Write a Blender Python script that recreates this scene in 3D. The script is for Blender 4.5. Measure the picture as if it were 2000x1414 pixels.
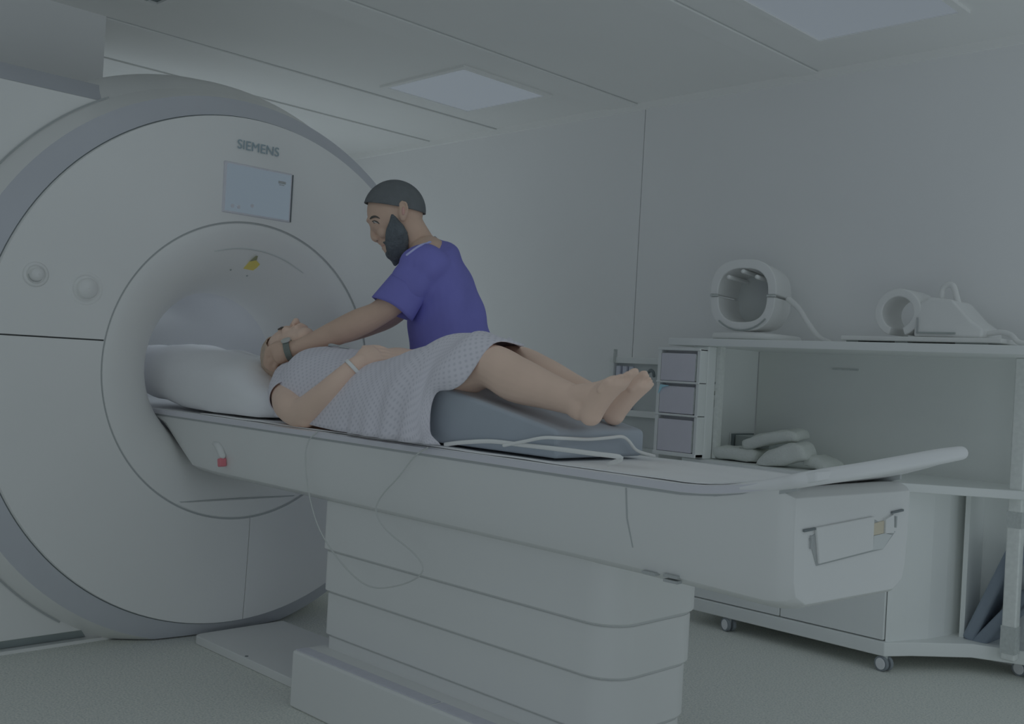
import bpy, bmesh, math, random
from mathutils import Vector, Matrix
random.seed(7)
PI = math.pi
for o in list(bpy.data.objects):
    bpy.data.objects.remove(o)
SC = bpy.context.scene
COL = SC.collection

# ---------------------------------------------------------------- camera, world, lights, exposure
cam_data = bpy.data.cameras.new('camera')
cam = bpy.data.objects.new('camera', cam_data)
COL.objects.link(cam)
cam_data.sensor_width = 36.0
cam_data.lens = 36.0 * 2005.5 / 2000.0
cam_data.clip_start = 0.05
CAM_R = Vector((0.70863, 0.70343, 0.05544))
CAM_U = Vector((-0.03453, -0.04390, 0.99844))
CAM_F = CAM_R.cross(CAM_U) * -1.0
CAM_U = CAM_R.cross(CAM_F)
m = Matrix((CAM_R, CAM_U, -CAM_F)).transposed().to_4x4()
m.translation = (0.0, 0.0, 1.04)
cam.matrix_world = m
SC.camera = cam

WORLD_W = 0.16
world = bpy.data.worlds.new('world')
SC.world = world
world.use_nodes = True
world.node_tree.nodes['Background'].inputs['Color'].default_value = (0.87, 1.0, 1.09, 1)
world.node_tree.nodes['Background'].inputs['Strength'].default_value = WORLD_W


LAMP_W = 1.0


def area_light(name, loc, rot, sx, sy, power, col=(0.87, 1.0, 1.09)):
    d = bpy.data.lights.new(name, 'AREA')
    d.shape = 'RECTANGLE'
    d.size, d.size_y, d.energy, d.color = sx, sy, power, col
    o = bpy.data.objects.new(name, d)
    COL.objects.link(o)
    o.location, o.rotation_euler = loc, rot
    return o


# ceiling lamps of the part of the room behind and beside the camera, and the lamp inside the bore
for lx, ly in ((0.28, 3.54), (-1.85, 1.45), (0.28, 1.45), (-4.0, -0.2), (-1.85, -0.4)):
    area_light('ceiling_lamp_light', (lx, ly, 2.44), (0, 0, 0), 0.6, 0.6, LAMP_W)
# added fill lights: front one tilted up to the ceiling, far end, right side
d_ = Vector((-0.52, 0.55, 0.72))
area_light('front_fill', (0.5, -0.9, 0.5), d_.to_track_quat('-Z', 'Y').to_euler(), 3.2, 1.2, 11.5)  # added fill behind the camera, no window stands there
area_light('far_fill', (-6.05, 3.1, 1.35), Vector((1, 0.1, 0.55)).to_track_quat('-Z', 'Y').to_euler(), 2.0, 2.0, 8.0)  # unseen fill added behind the scanner to lift back wall and ceiling
area_light('right_fill', (0.6, 3.35, 1.5), Vector((-1.0, 0.22, -0.05)).to_track_quat('-Z', 'Y').to_euler(), 1.4, 1.6, 1.5)  # fill added out of frame to brighten the trolley
area_light('right_fill_up', (0.5, 3.3, 0.4), Vector((-0.45, 0.0, 0.89)).to_track_quat('-Z', 'Y').to_euler(), 1.0, 1.4, 4.0)  # added upward fill for the ceiling, not a lamp of the room
area_light('bore_lamp_light', (-4.1, 2.008, 1.26), (0, 0, 0), 0.9, 0.15, 0.2)

SC.view_settings.view_transform = 'Standard'
SC.view_settings.look = 'None'
SC.view_settings.exposure = 0.0
SC.view_settings.gamma = 1.0
SC.view_settings.use_curve_mapping = False
SC.cycles.max_bounces = 10
SC.cycles.diffuse_bounces = 8


# ---------------------------------------------------------------- materials
def lin(c):
    c = c / 255.0
    return c / 12.92 if c <= 0.04045 else ((c + 0.055) / 1.055) ** 2.4


WHITE = [lin(109), lin(117), lin(122)]


def alb(r, g, b):
    """base colour of a thing that looks (r, g, b) where the white walls look (109, 117, 122)"""
    return tuple(min(0.93, 0.88 * lin(c) / w) for c, w in zip((r, g, b), WHITE)) + (1.0,)


MATS = {}


def mat(name, rgb=None, rough=0.5, spec=0.3, noise=0.04, scale=8.0, bump=0.0, bscale=60.0, color=None, metallic=0.0, detail=3.0):
    if name in MATS:
        return MATS[name]
    mt = bpy.data.materials.new(name)
    mt.use_nodes = True
    nt = mt.node_tree
    b = nt.nodes['Principled BSDF']
    c = color or alb(*rgb)
    b.inputs['Roughness'].default_value = rough
    b.inputs['Specular IOR Level'].default_value = spec
    b.inputs['Metallic'].default_value = metallic
    tc = nt.nodes.new('ShaderNodeTexCoord')
    n = nt.nodes.new('ShaderNodeTexNoise')
    n.inputs['Scale'].default_value = scale
    n.inputs['Detail'].default_value = detail
    r = nt.nodes.new('ShaderNodeValToRGB')
    lo, hi = 1.0 - noise, 1.0 + noise
    r.color_ramp.elements[0].position = 0.3
    r.color_ramp.elements[1].position = 0.7
    r.color_ramp.elements[0].color = (c[0] * lo, c[1] * lo, c[2] * lo, 1)
    r.color_ramp.elements[1].color = (min(c[0] * hi, .95), min(c[1] * hi, .95), min(c[2] * hi, .95), 1)
    nt.links.new(tc.outputs['Object'], n.inputs['Vector'])
    nt.links.new(n.outputs['Fac'], r.inputs['Fac'])
    nt.links.new(r.outputs['Color'], b.inputs['Base Color'])
    if bump > 0:
        n2 = nt.nodes.new('ShaderNodeTexNoise')
        n2.inputs['Scale'].default_value = bscale
        n2.inputs['Detail'].default_value = 2.0
        bp = nt.nodes.new('ShaderNodeBump')
        bp.inputs['Strength'].default_value = bump
        bp.inputs['Distance'].default_value = 0.01
        nt.links.new(tc.outputs['Object'], n2.inputs['Vector'])
        nt.links.new(n2.outputs['Fac'], bp.inputs['Height'])
        nt.links.new(bp.outputs['Normal'], b.inputs['Normal'])
    MATS[name] = mt
    return mt


def emit_mat(name, col, strength):
    mt = bpy.data.materials.new(name)
    mt.use_nodes = True
    b = mt.node_tree.nodes['Principled BSDF']
    b.inputs['Base Color'].default_value = (0.02, 0.02, 0.02, 1)
    b.inputs['Roughness'].default_value = 0.4
    b.inputs['Emission Color'].default_value = col + (1,)
    b.inputs['Emission Strength'].default_value = strength
    return mt


M_WALL = mat('wall_paint', (109, 117, 122), 0.6, 0.2, 0.012, 1.5)
M_CEIL = mat('ceiling_paint', (109, 117, 121), 0.7, 0.15, 0.012, 1.5)
M_TRIM = mat('trim_paint', (109, 117, 121), 0.5, 0.2, 0.01, 2.0)
M_PLASTIC = mat('scanner_white_plastic', (109, 117, 121), 0.35, 0.35, 0.012, 2.0)
M_GREYRING = mat('scanner_grey_ring', (94, 102, 110), 0.35, 0.35, 0.03, 3.0)
M_GAP = mat('dark_gap', (58, 66, 70), 0.8, 0.1, 0.03)
M_JOINT = mat('soft_joint', (95, 103, 107), 0.8, 0.1, 0.02)
M_LINE = mat('grey_seam', (84, 92, 96), 0.8, 0.1, 0.03)
M_BORE = mat('bore_liner', (106, 114, 120), 0.35, 0.3, 0.01, 2.0)
M_LOGO = mat('logo_teal', (74, 88, 96), 0.5, 0.2, 0.02)
M_YELLOW = mat('warning_yellow', (112, 110, 62), 0.5, 0.3, 0.02)
M_OLIVE = mat('warning_dark', (74, 80, 66), 0.5, 0.3, 0.02)
M_RED = mat('button_red', (104, 62, 70), 0.4, 0.4, 0.03)
M_DARKBAND = mat('plinth_grey', (72, 82, 86), 0.6, 0.2, 0.05)
M_TABLE = mat('table_white', (104, 112, 116), 0.4, 0.3, 0.012, 2.0)
M_TABLETOP = mat('tabletop_white', (108, 116, 121), 0.45, 0.3, 0.015, 3.0)
M_RAIL = mat('tabletop_rail_lilac', (100, 107, 115), 0.4, 0.3, 0.015, 3.0)
M_TREAD = mat('step_tread_lilac', (94, 101, 110), 0.7, 0.2, 0.03, 40)
M_SHEET = mat('paper_sheet', (110, 118, 123), 0.8, 0.1, 0.02, 6, 0.15, 14)
M_PILLOW = mat('pillow_cotton', (110, 118, 124), 0.85, 0.1, 0.02, 6, 0.25, 9)
M_WEDGE = mat('wedge_vinyl', (78, 88, 97), 0.5, 0.3, 0.03, 6)
M_CABLE = mat('white_cable', (109, 117, 121), 0.5, 0.3, 0.01)
M_CORD = mat('grey_cord', (93, 101, 104), 0.5, 0.3, 0.01)
M_CAB = mat('cabinet_laminate', (108, 117, 121), 0.45, 0.3, 0.012, 3)
M_CABBACK = mat('cabinet_back', (104, 113, 116), 0.6, 0.2, 0.02, 3)
M_POST = mat('post_metal', (105, 114, 117), 0.4, 0.4, 0.05, 60)
M_BAND = mat('post_grey_band', (90, 99, 102), 0.5, 0.3, 0.08, 90)
M_CUSHION = mat('cushion_slate', (62, 72, 82), 0.55, 0.3, 0.04, 8)
M_TYRE = mat('caster_tyre', (64, 72, 78), 0.6, 0.2, 0.04)
M_HUB = mat('caster_hub', (108, 116, 122), 0.5, 0.3, 0.02)
M_SAND = mat('sandbag_cloth', (101, 110, 112), 0.85, 0.1, 0.03, 12, 0.3, 120)
M_BOXGREY = mat('grey_box', (78, 87, 90), 0.6, 0.2, 0.05)
M_DARK = mat('dark_plastic', (56, 65, 69), 0.5, 0.3, 0.03)
M_CARTON = mat('carton_lilac', (102, 108, 117), 0.5, 0.3, 0.02, 10)
M_CYAN = mat('cyan_glove', (82, 112, 124), 0.6, 0.2, 0.02)
M_COIL = mat('coil_plastic', (107, 115, 119), 0.4, 0.3, 0.015)
M_COILD = mat('coil_recess', (97, 106, 110), 0.5, 0.3, 0.015)
M_CARTGREY = mat('cart_panel_grey', (94, 103, 107), 0.5, 0.3, 0.03)
M_CARTBLUE = mat('cart_panel_blue', (98, 106, 117), 0.5, 0.3, 0.03)
M_CREAM = mat('connector_cream', (98, 100, 92), 0.5, 0.3, 0.02)


# ---------------------------------------------------------------- object helpers
ORG = {}


def put(o, label=None, cat=None, group=None, kind=None):
    if label:
        o['label'] = label
    if cat:
        o['category'] = cat
    if group:
        o['group'] = group
    if kind:
        o['kind'] = kind
    return o


def thing(name, loc, label=None, cat=None, group=None, kind=None):
    o = bpy.data.objects.new(name, None)
    o.empty_display_size = 0.1
    COL.objects.link(o)
    o.location = loc
    ORG[o] = Vector(loc)
    return put(o, label, cat, group, kind)


def finish(name, bm, material, parent=None, smooth=False, bevel=0.0, segs=2, angle=35):
    """link a bmesh that is built in world metres as one mesh object under parent"""
    org = ORG[parent] if parent is not None else Vector((0, 0, 0))
    bmesh.ops.translate(bm, verts=bm.verts, vec=-org)
    bmesh.ops.recalc_face_normals(bm, faces=bm.faces)
    me = bpy.data.meshes.new(name)
    bm.to_mesh(me)
    bm.free()
    if material is not None:
        me.materials.append(material)
    o = bpy.data.objects.new(name, me)
    COL.objects.link(o)
    if parent is not None:
        o.parent = parent
    ORG[o] = org
    if smooth:
        for p in me.polygons:
            p.use_smooth = True
    if bevel > 0:
        b = o.modifiers.new('bevel', 'BEVEL')
        b.width, b.segments, b.limit_method, b.angle_limit = bevel, segs, 'ANGLE', math.radians(angle)
        for p in me.polygons:
            p.use_smooth = True
        w = o.modifiers.new('wn', 'WEIGHTED_NORMAL')
        w.keep_sharp = True
    return o


def box(bm, lo, hi):
    x0, y0, z0 = lo
    x1, y1, z1 = hi
    v = [bm.verts.new(p) for p in ((x0, y0, z0), (x1, y0, z0), (x1, y1, z0), (x0, y1, z0), (x0, y0, z1), (x1, y0, z1), (x1, y1, z1), (x0, y1, z1))]
    for f in ((0, 3, 2, 1), (4, 5, 6, 7), (0, 1, 5, 4), (1, 2, 6, 5), (2, 3, 7, 6), (3, 0, 4, 7)):
        bm.faces.new([v[i] for i in f])
    return v


def obox(bm, c, half, rot):
    """box with centre, half sizes and a 3x3 rotation"""
    v = box(bm, (-half[0], -half[1], -half[2]), half)
    for q in v:
        q.co = rot @ q.co + Vector(c)
    return v


def loft(bm, rings, cap=True, closed=True):
    vs = [[bm.verts.new(p) for p in r] for r in rings]
    n = len(vs[0])
    for a, b in zip(vs, vs[1:]):
        for i in range(n if closed else n - 1):
            j = (i + 1) % n
            bm.faces.new((a[i], a[j], b[j], b[i]))
    if cap:
        bm.faces.new(vs[0][::-1])
        bm.faces.new(vs[-1])
    return vs


def prism(bm, poly, a0, a1, axis='z'):
    """extrude a 2D polygon: axis z -> (x,y), x -> (y,z), y -> (x,z)"""
    def p3(p, a):
        return {'z': (p[0], p[1], a), 'x': (a, p[0], p[1]), 'y': (p[0], a, p[1])}[axis]
    return loft(bm, [[p3(p, a0) for p in poly], [p3(p, a1) for p in poly]])


def catmull(pts, n):
    pts = [Vector(p) for p in pts]
    if len(pts) == 2:
        return [pts[0].lerp(pts[1], i / n) for i in range(n + 1)]
    out = []
    e = [2 * pts[0] - pts[1]] + pts + [2 * pts[-1] - pts[-2]]
    for k in range(len(pts) - 1):
        p0, p1, p2, p3 = e[k:k + 4]
        for i in range(n):
            t = i / n
            out.append(0.5 * ((2 * p1) + (p2 - p0) * t + (2 * p0 - 5 * p1 + 4 * p2 - p3) * t * t + (3 * p1 - p0 - 3 * p2 + p3) * t ** 3))
    out.append(pts[-1].copy())
    return out


def tube(bm, pts, r, seg=8, sub=6, side=None, ends=True):
    """swept tube; r is a number or a list of numbers / (r_side, r_other) pairs, side a vector giving the first radius' direction"""
    n0 = len(pts)
    rr = r if isinstance(r, (list, tuple)) else [r] * n0
    rr = [(q, q) if not isinstance(q, (list, tuple)) else q for q in rr]
    P = catmull(pts, sub)
    Rd = catmull([(a, b, 0) for a, b in rr], sub)
    rings = []
    prev = Vector(side) if side is not None else None
    N = len(P)
    for i, p in enumerate(P):
        t = (P[min(i + 1, N - 1)] - P[max(i - 1, 0)]).normalized()
        ref = prev if prev is not None else (Vector((0, 0, 1)) if abs(t.z) < 0.9 else Vector((1, 0, 0)))
        s = ref - t * ref.dot(t)
        if s.length < 1e-5:
            s = t.orthogonal()
        s.normalize()
        if side is None:
            prev = s
        b = t.cross(s)
        ra, rb = max(Rd[i].x, 1e-4), max(Rd[i].y, 1e-4)
        mk = lambda c, k: [c + (s * math.cos(2 * PI * j / seg) * ra + b * math.sin(2 * PI * j / seg) * rb) * k for j in range(seg)]
        if ends and i == 0:
            for q in (75, 50, 25):
                rings.append(mk(p - t * min(ra, rb) * math.sin(math.radians(q)), math.cos(math.radians(q))))
        rings.append(mk(p, 1.0))
        if ends and i == N - 1:
            for q in (25, 50, 75):
                rings.append(mk(p + t * min(ra, rb) * math.sin(math.radians(q)), math.cos(math.radians(q))))
    loft(bm, rings)


def ell(bm, c, r, rot=None, u=20, v=12):
    rings = []
    for i in range(1, v):
        th = PI * i / v
        rings.append([Vector((r[0] * math.sin(th) * math.cos(2 * PI * j / u), r[1] * math.sin(th) * math.sin(2 * PI * j / u), r[2] * math.cos(th))) for j in range(u)])
    rings = [[(rot @ p if rot is not None else p) + Vector(c) for p in rg] for rg in rings]
    loft(bm, rings)


def frame(fx, fz):
    """3x3 rotation whose x axis is fx and whose z axis is close to fz"""
    x = Vector(fx).normalized()
    y = Vector(fz).cross(x).normalized()
    z = x.cross(y)
    return Matrix((x, y, z)).transposed()


def lathe_x(bm, prof, cy, cz, seg=96, a0=0.0, a1=2 * PI):
    """revolve (x, r) profile about the horizontal axis through (cy, cz)"""
    full = abs(a1 - a0 - 2 * PI) < 1e-6
    n = seg if full else seg + 1
    vs = [[bm.verts.new((x, cy + r * math.cos(a0 + (a1 - a0) * j / seg), cz + r * math.sin(a0 + (a1 - a0) * j / seg))) for j in range(n)] for x, r in prof]
    for a, b in zip(vs, vs[1:]):
        for j in range(seg):
            k = (j + 1) % n
            bm.faces.new((a[j], a[k], b[k], b[j]))
    return vs


def disc_z(bm, c, r, h, seg=24, axis='z'):
    def p(j, k):
        a = 2 * PI * j / seg
        q = {'z': (math.cos(a) * r, math.sin(a) * r, k), 'y': (math.cos(a) * r, k, math.sin(a) * r), 'x': (k, math.cos(a) * r, math.sin(a) * r)}[axis]
        return Vector(c) + Vector(q)
    loft(bm, [[p(j, 0) for j in range(seg)], [p(j, h) for j in range(seg)]])


def remesh(name, bm, voxel, material, parent, smooth=5):
    """fuse overlapping closed shapes into one continuous surface"""
    me = bpy.data.meshes.new(name + '_src')
    bmesh.ops.recalc_face_normals(bm, faces=bm.faces)
    bm.to_mesh(me)
    bm.free()
    t = bpy.data.objects.new(name + '_src', me)
    COL.objects.link(t)
    r = t.modifiers.new('remesh', 'REMESH')
    r.mode, r.voxel_size = 'VOXEL', voxel
    dg = bpy.context.evaluated_depsgraph_get()
    new = bpy.data.meshes.new_from_object(t.evaluated_get(dg))
    bpy.data.objects.remove(t)
    bpy.data.meshes.remove(me)
    b2 = bmesh.new()
    b2.from_mesh(new)
    bpy.data.meshes.remove(new)
    for _ in range(smooth):
        bmesh.ops.smooth_vert(b2, verts=b2.verts, factor=0.5, use_axis_x=True, use_axis_y=True, use_axis_z=True)
    return finish(name, b2, material, parent, smooth=True)


def solid(o, th, offset=0.0):
    s = o.modifiers.new('solid', 'SOLIDIFY')
    s.thickness, s.offset = th, offset
    return o


def dup(root, move, label=None, group=None):
    """copy of a thing with its parts and sub-parts"""
    r = root.copy()
    COL.objects.link(r)
    r.location = root.location + Vector(move)
    if label:
        r['label'] = label
    if group:
        r['group'] = group
    for ch in list(root.children):
        c = ch.copy()
        COL.objects.link(c)
        c.parent = r
        for g in list(ch.children):
            d = g.copy()
            COL.objects.link(d)
            d.parent = c
    return r


# ================================================================ the room
CEIL = 2.47
bm = bmesh.new()
box(bm, (-6.2, -2.6, -0.1), (2.6, 4.5, 0.0))
fl = finish('floor', bm, None)
put(fl, 'pale grey speckled vinyl floor', kind='structure')
mt = bpy.data.materials.new('speckled_vinyl')
mt.use_nodes = True
nt = mt.node_tree
b = nt.nodes['Principled BSDF']
b.inputs['Roughness'].default_value = 0.6
b.inputs['Specular IOR Level'].default_value = 0.2
tc = nt.nodes.new('ShaderNodeTexCoord')
n1 = nt.nodes.new('ShaderNodeTexNoise')
n1.inputs['Scale'].default_value = 150.0
n1.inputs['Detail'].default_value = 3.0
r1 = nt.nodes.new('ShaderNodeValToRGB')
r1.color_ramp.elements[0].position = 0.35
r1.color_ramp.elements[1].position = 0.62
r1.color_ramp.elements[0].color = alb(93, 102, 104)
r1.color_ramp.elements[1].color = alb(106, 114, 115)
v1 = nt.nodes.new('ShaderNodeTexVoronoi')
v1.inputs['Scale'].default_value = 95.0
r2 = nt.nodes.new('ShaderNodeValToRGB')
r2.color_ramp.elements[0].position = 0.16
r2.color_ramp.elements[1].position = 0.26
r2.color_ramp.elements[0].color = (0.80, 0.82, 0.82, 1)
r2.color_ramp.elements[1].color = (1, 1, 1, 1)
mx = nt.nodes.new('ShaderNodeMix')
mx.data_type = 'RGBA'
mx.blend_type = 'MULTIPLY'
mx.inputs['Factor'].default_value = 1.0
nt.links.new(tc.outputs['Object'], n1.inputs['Vector'])
nt.links.new(tc.outputs['Object'], v1.inputs['Vector'])
nt.links.new(n1.outputs['Fac'], r1.inputs['Fac'])
nt.links.new(v1.outputs['Distance'], r2.inputs['Fac'])
nt.links.new(r1.outputs['Color'], mx.inputs['A'])
nt.links.new(r2.outputs['Color'], mx.inputs['B'])
nt.links.new(mx.outputs['Result'], b.inputs['Base Color'])
fl.data.materials.append(mt)

bm = bmesh.new()
box(bm, (-6.2, 0.3, CEIL), (0.4, 4.5, CEIL + 0.1))
put(finish('ceiling', bm, M_CEIL), 'smooth white ceiling', kind='structure')

wb = thing('wall_back', (-2.0, 4.25, 0.0), 'white panelled wall behind the storage trolley', kind='structure')
bm = bmesh.new()
box(bm, (-6.2, 4.262, 0.0), (0.9, 4.4, CEIL))
finish('wall_backing', bm, M_JOINT, wb)
for x0, x1 in ((-6.2, -3.343), (-3.337, -0.5), (-0.494, 0.9)):
    bm = bmesh.new()
    box(bm, (x0, 4.25, 0.0), (x1, 4.262, CEIL))
    finish('wall_panel', bm, M_WALL, wb)

bm = bmesh.new()
box(bm, (-6.2, 0.3, 0.0), (-6.1, 4.25, CEIL))
put(finish('wall_far', bm, M_WALL), 'white end wall behind the scanner', kind='structure')
# the wall the scanner stands through: it ends beside the scanner's near shoulder
bm = bmesh.new()
prism(bm, [(0.3, 0.0), (0.84, 0.0), (0.84, 2.125), (1.857, 2.125), (1.857, CEIL), (0.3, CEIL)], -4.6, -4.44, 'x')
put(finish('wall_left', bm, M_WALL), 'white wall block left of the scanner', kind='structure')

# ceiling battens running towards the back wall, and the cornice under the ceiling
for i, (x0, x1, h) in enumerate(((-3.572, -3.385, 0.010), (-2.475, -2.352, 0.010), (-4.53, -4.445, 0.008), (-5.2, -5.06, 0.008))):
    bm = bmesh.new()
    box(bm, (x0, 0.3 if x0 > -4 else 1.857, CEIL - h), (x1, 4.25, CEIL))
    put(finish('trim_%d' % (i + 1), bm, M_TRIM, bevel=0.003), 'flat white ceiling batten', kind='structure')
    # thin shadow joint along the batten's far edge
    bm = bmesh.new()
    box(bm, (x1, 0.3 if x0 > -4 else 1.857, CEIL - 0.0015), (x1 + 0.007, 4.25, CEIL))
    put(finish('trim_%d' % (i + 11), bm, M_JOINT), 'thin joint beside the ceiling batten', kind='structure')
bm = bmesh.new()
prism(bm, [(4.25, CEIL - 0.035), (4.238, CEIL - 0.03), (4.232, CEIL), (4.25, CEIL)], -6.1, 0.4, 'x')
put(finish('trim_5', bm, M_TRIM), 'slim white cornice along the back wall', kind='structure')
bm = bmesh.new()
box(bm, (-6.1, 4.238, 0.0), (0.9, 4.25, 0.09))
put(finish('baseboard_back', bm, M_TRIM, bevel=0.003), 'white baseboard along the back wall', kind='structure')

M_LAMP = emit_mat('lamp_diffuser', (0.80, 0.94, 1.08), 0.186)


def ceiling_light(x0, y0, x1, y1, label):
    t = thing('ceiling_light', ((x0 + x1) / 2, (y0 + y1) / 2, CEIL), label, 'ceiling light', 'recessed ceiling lights')
    bm = bmesh.new()
    w = 0.03
    for lo, hi in (((x0 - w, y0 - w), (x1 + w, y0)), ((x0 - w, y1), (x1 + w, y1 + w)), ((x0 - w, y0), (x0, y1)), ((x1, y0), (x1 + w, y1))):
        box(bm, (lo[0], lo[1], CEIL - 0.012), (hi[0], hi[1], CEIL))
    finish('lamp_frame', bm, M_TRIM, t)
    bm = bmesh.new()
    box(bm, (x0, y0, CEIL - 0.006), (x1, y1, CEIL - 0.001))
    finish('diffuser', bm, M_LAMP, t)
    return t


ceiling_light(-4.262, 3.262, -3.676, 3.83, 'square flush ceiling light above the man in blue scrubs')
ceiling_light(-2.13, 3.25, -1.563, 3.835, 'square flush ceiling light near the upper right corner of the picture')

t = thing('ceiling_vent', (-3.8, 1.64, CEIL), 'grey square ceiling vent at the top edge above the scanner, left', 'vent')
bm = bmesh.new()
x0, x1, y0, y1 = -4.10, -3.52, 1.36, 1.938
for lo, hi in (((x0, y0), (x1, y0 + .03)), ((x0, y1 - .03), (x1, y1)), ((x0, y0 + .03), (x0 + .03, y1 - .03)), ((x1 - .03, y0 + .03), (x1, y1 - .03))):
    box(bm, (lo[0], lo[1], CEIL - 0.012), (hi[0], hi[1], CEIL))
finish('vent_frame', bm, M_TRIM, t)
for k in range(14):
    bm = bmesh.new()
    box(bm, (x0 + .03, y0 + .04 + k * .034, CEIL - 0.010), (x1 - .03, y0 + .062 + k * .034, CEIL - 0.002))
    finish('slat', bm, M_BOXGREY, t)
bm = bmesh.new()
box(bm, (x0 + .03, y0 + .03, CEIL - 0.002), (x1 - .03, y1 - .03, CEIL))
finish('vent_backing', bm, M_DARK, t)

# ================================================================ the scanner
GX, GY, GZ = -3.37, 2.008, 0.979
R_IN, R_OUT, R_CONE, R_BODY = 0.546, 0.931, 1.009, 1.050
gan = thing('mri_scanner', (GX - 0.5, GY, 0.0), 'large round white scanner with a grey ring around its front face', 'medical scanner')


def face_x(r):
    """front cover bulges slightly towards its bore"""
    k = max(0.0, (r - R_IN) / (R_OUT - R_IN))
    return GX - 0.012 * k * k


def cover_panel(cuts):
    bm = bmesh.new()
    rad = [R_IN + 0.003 + (R_OUT - 0.006 - R_IN) * i / 10 for i in range(11)]
    prof = [(face_x(R_IN) - 0.02, rad[0])] + [(face_x(r), r) for r in rad] + [(face_x(R_OUT) - 0.006, R_OUT - 0.001), (face_x(R_OUT) - 0.03, R_OUT)]
    lathe_x(bm, prof, GY, GZ, 160)
    for co, no in cuts:
        g = bm.verts[:] + bm.edges[:] + bm.faces[:]
        bmesh.ops.bisect_plane(bm, geom=g, plane_co=co, plane_no=no, clear_outer=True)
    # give the cut edges some depth
    ed = [e for e in bm.edges if e.is_boundary and all(v.co.x > GX - 0.021 for v in e.verts)]
    r = bmesh.ops.extrude_edge_only(bm, edges=ed)
    for v in r['geom']:
        if isinstance(v, bmesh.types.BMVert):
            v.co.x -= 0.02
    return finish('cover_panel', bm, M_PLASTIC, gan, smooth=True)


S = 1.060
for o in (cover_panel([((0, 0, S + .0025), (0, 0, -1))]),
          cover_panel([((0, 0, S - .0025), (0, 0, 1)), ((0, 2.053, 0), (0, 1, 0))]),
          cover_panel([((0, 0, S - .0025), (0, 0, 1)), ((0, 2.056, 0), (0, -1, 0))])):
    e = o.modifiers.new('es', 'EDGE_SPLIT')
    e.split_angle = math.radians(40)
bm = bmesh.new()
lathe_x(bm, [(GX - .024, R_IN - .004), (GX - .036, R_OUT - .004)], GY, GZ, 160)
finish('cover_backing', bm, M_LINE, gan, smooth=True)

# grey conical ring, white chamfer, white body behind (the floor cuts their lowest bit)
def clipped(name, prof, m, seg=160, a0=0, a1=2 * PI, zc=0.004):
    bm = bmesh.new()
    lathe_x(bm, prof, GY, GZ, seg, a0, a1)
    g = bm.verts[:] + bm.edges[:] + bm.faces[:]
    bmesh.ops.bisect_plane(bm, geom=g, plane_co=(0, 0, zc), plane_no=(0, 0, -1), clear_outer=True)
    return finish(name, bm, m, gan, smooth=True)


clipped('gap_ring', [(GX - .03, R_OUT - .012), (GX - .03, R_OUT + .004)], M_GAP)
clipped('grey_ring', [(GX - .028, R_OUT + .003), (GX - .05, R_OUT + .025), (GX - .092, R_CONE)], M_GREYRING)
clipped('chamfer_ring', [(GX - .092, R_CONE), (GX - .12, R_CONE + .012), (GX - .19, R_BODY)], M_PLASTIC)
clipped('body_shell', [(GX - .193, R_BODY), (GX - .25, R_BODY + .03), (GX - .32, R_BODY + .065), (GX - .40, R_BODY + .085), (GX - 1.75, R_BODY + .085), (GX - 1.75, 0.40)], M_PLASTIC)

# funnel into the bore and the bore itself
RB, FD = 0.29, 0.31
prof = [(GX - .022, R_IN - .003), (GX - .004, R_IN - .004)]
for i in range(0, 17):
    a = PI / 2 * i / 16
    prof.append((GX - .002 - FD * (1 - math.cos(a)), RB + (R_IN - .008 - RB) * (1 - math.sin(a))))
bm = bmesh.new()
lathe_x(bm, prof, GY, GZ, 128)
finish('bore_funnel', bm, M_PLASTIC, gan, smooth=True)
bm = bmesh.new()
lathe_x(bm, [(GX - .002 - FD, RB), (GX - 1.75, RB)], GY, GZ, 96)
finish('bore_liner', bm, M_BORE, gan, smooth=True)
# flat lower apron of the funnel under the table
bm = bmesh.new()
zc = 0.503
hw = math.sqrt((R_IN - .006) ** 2 - (GZ - zc) ** 2)
pl = [(GY - hw, zc), (GY + hw, zc)]
a0 = math.atan2(zc - GZ, hw)
a1 = math.atan2(zc - GZ, -hw)
arc = []
for i in range(1, 24):
    a = a0 - (a0 - (a1 if a1 < a0 else a1 - 2 * PI)) * i / 24
    arc.append((GY + (R_IN - .006) * math.cos(a), GZ + (R_IN - .006) * math.sin(a)))
prism(bm, pl + arc, GX - .05, GX - .001, 'x')
finish('funnel_apron', bm, M_PLASTIC, gan, bevel=0.003)
bm = bmesh.new()
box(bm, (GX - .03, GY - hw + .004, zc), (GX - .0025, GY + hw - .004, zc + .004))
finish('apron_seam', bm, M_LINE, gan)

# side covers: flat panel with grey chamfers along top and bottom (the left one is in view)
for sgn, y0, y1 in ((-1, 0.3, GY - .35),):
    bm = bmesh.new()
    yi = y1 if sgn < 0 else y0
    box(bm, (GX - .40, y0, 0.045), (GX - .19, y1, 1.893))
    finish('side_panel', bm, M_PLASTIC, gan, bevel=0.004)
    if sgn < 0:
        bm = bmesh.new()
        prism(bm, [(GX - .192, 1.893), (GX - .30, 1.972), (GX - .40, 1.972), (GX - .40, 1.893)], y0, 1.545, 'y')
        finish('side_chamfer', bm, M_GREYRING, gan)
    else:
        bm = bmesh.new()
        prism(bm, [(GX - .192, 1.893), (GX - .30, 1.972), (GX - .40, 1.972), (GX - .40, 1.893)], 2.47, y1, 'y')
        finish('side_chamfer', bm, M_GREYRING, gan)
    bm = bmesh.new()
    prism(bm, [(GX - .193, 0.045), (GX - .225, 0.012), (GX - .40, 0.012), (GX - .40, 0.045)], y0, y1, 'y')
    finish('side_plinth', bm, M_DARKBAND, gan)
    bm = bmesh.new()
    box(bm, (GX - .40, y0, 0.0), (GX - .188, y1, 0.011))
    finish('floor_strip', bm, M_PLASTIC, gan)
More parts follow.
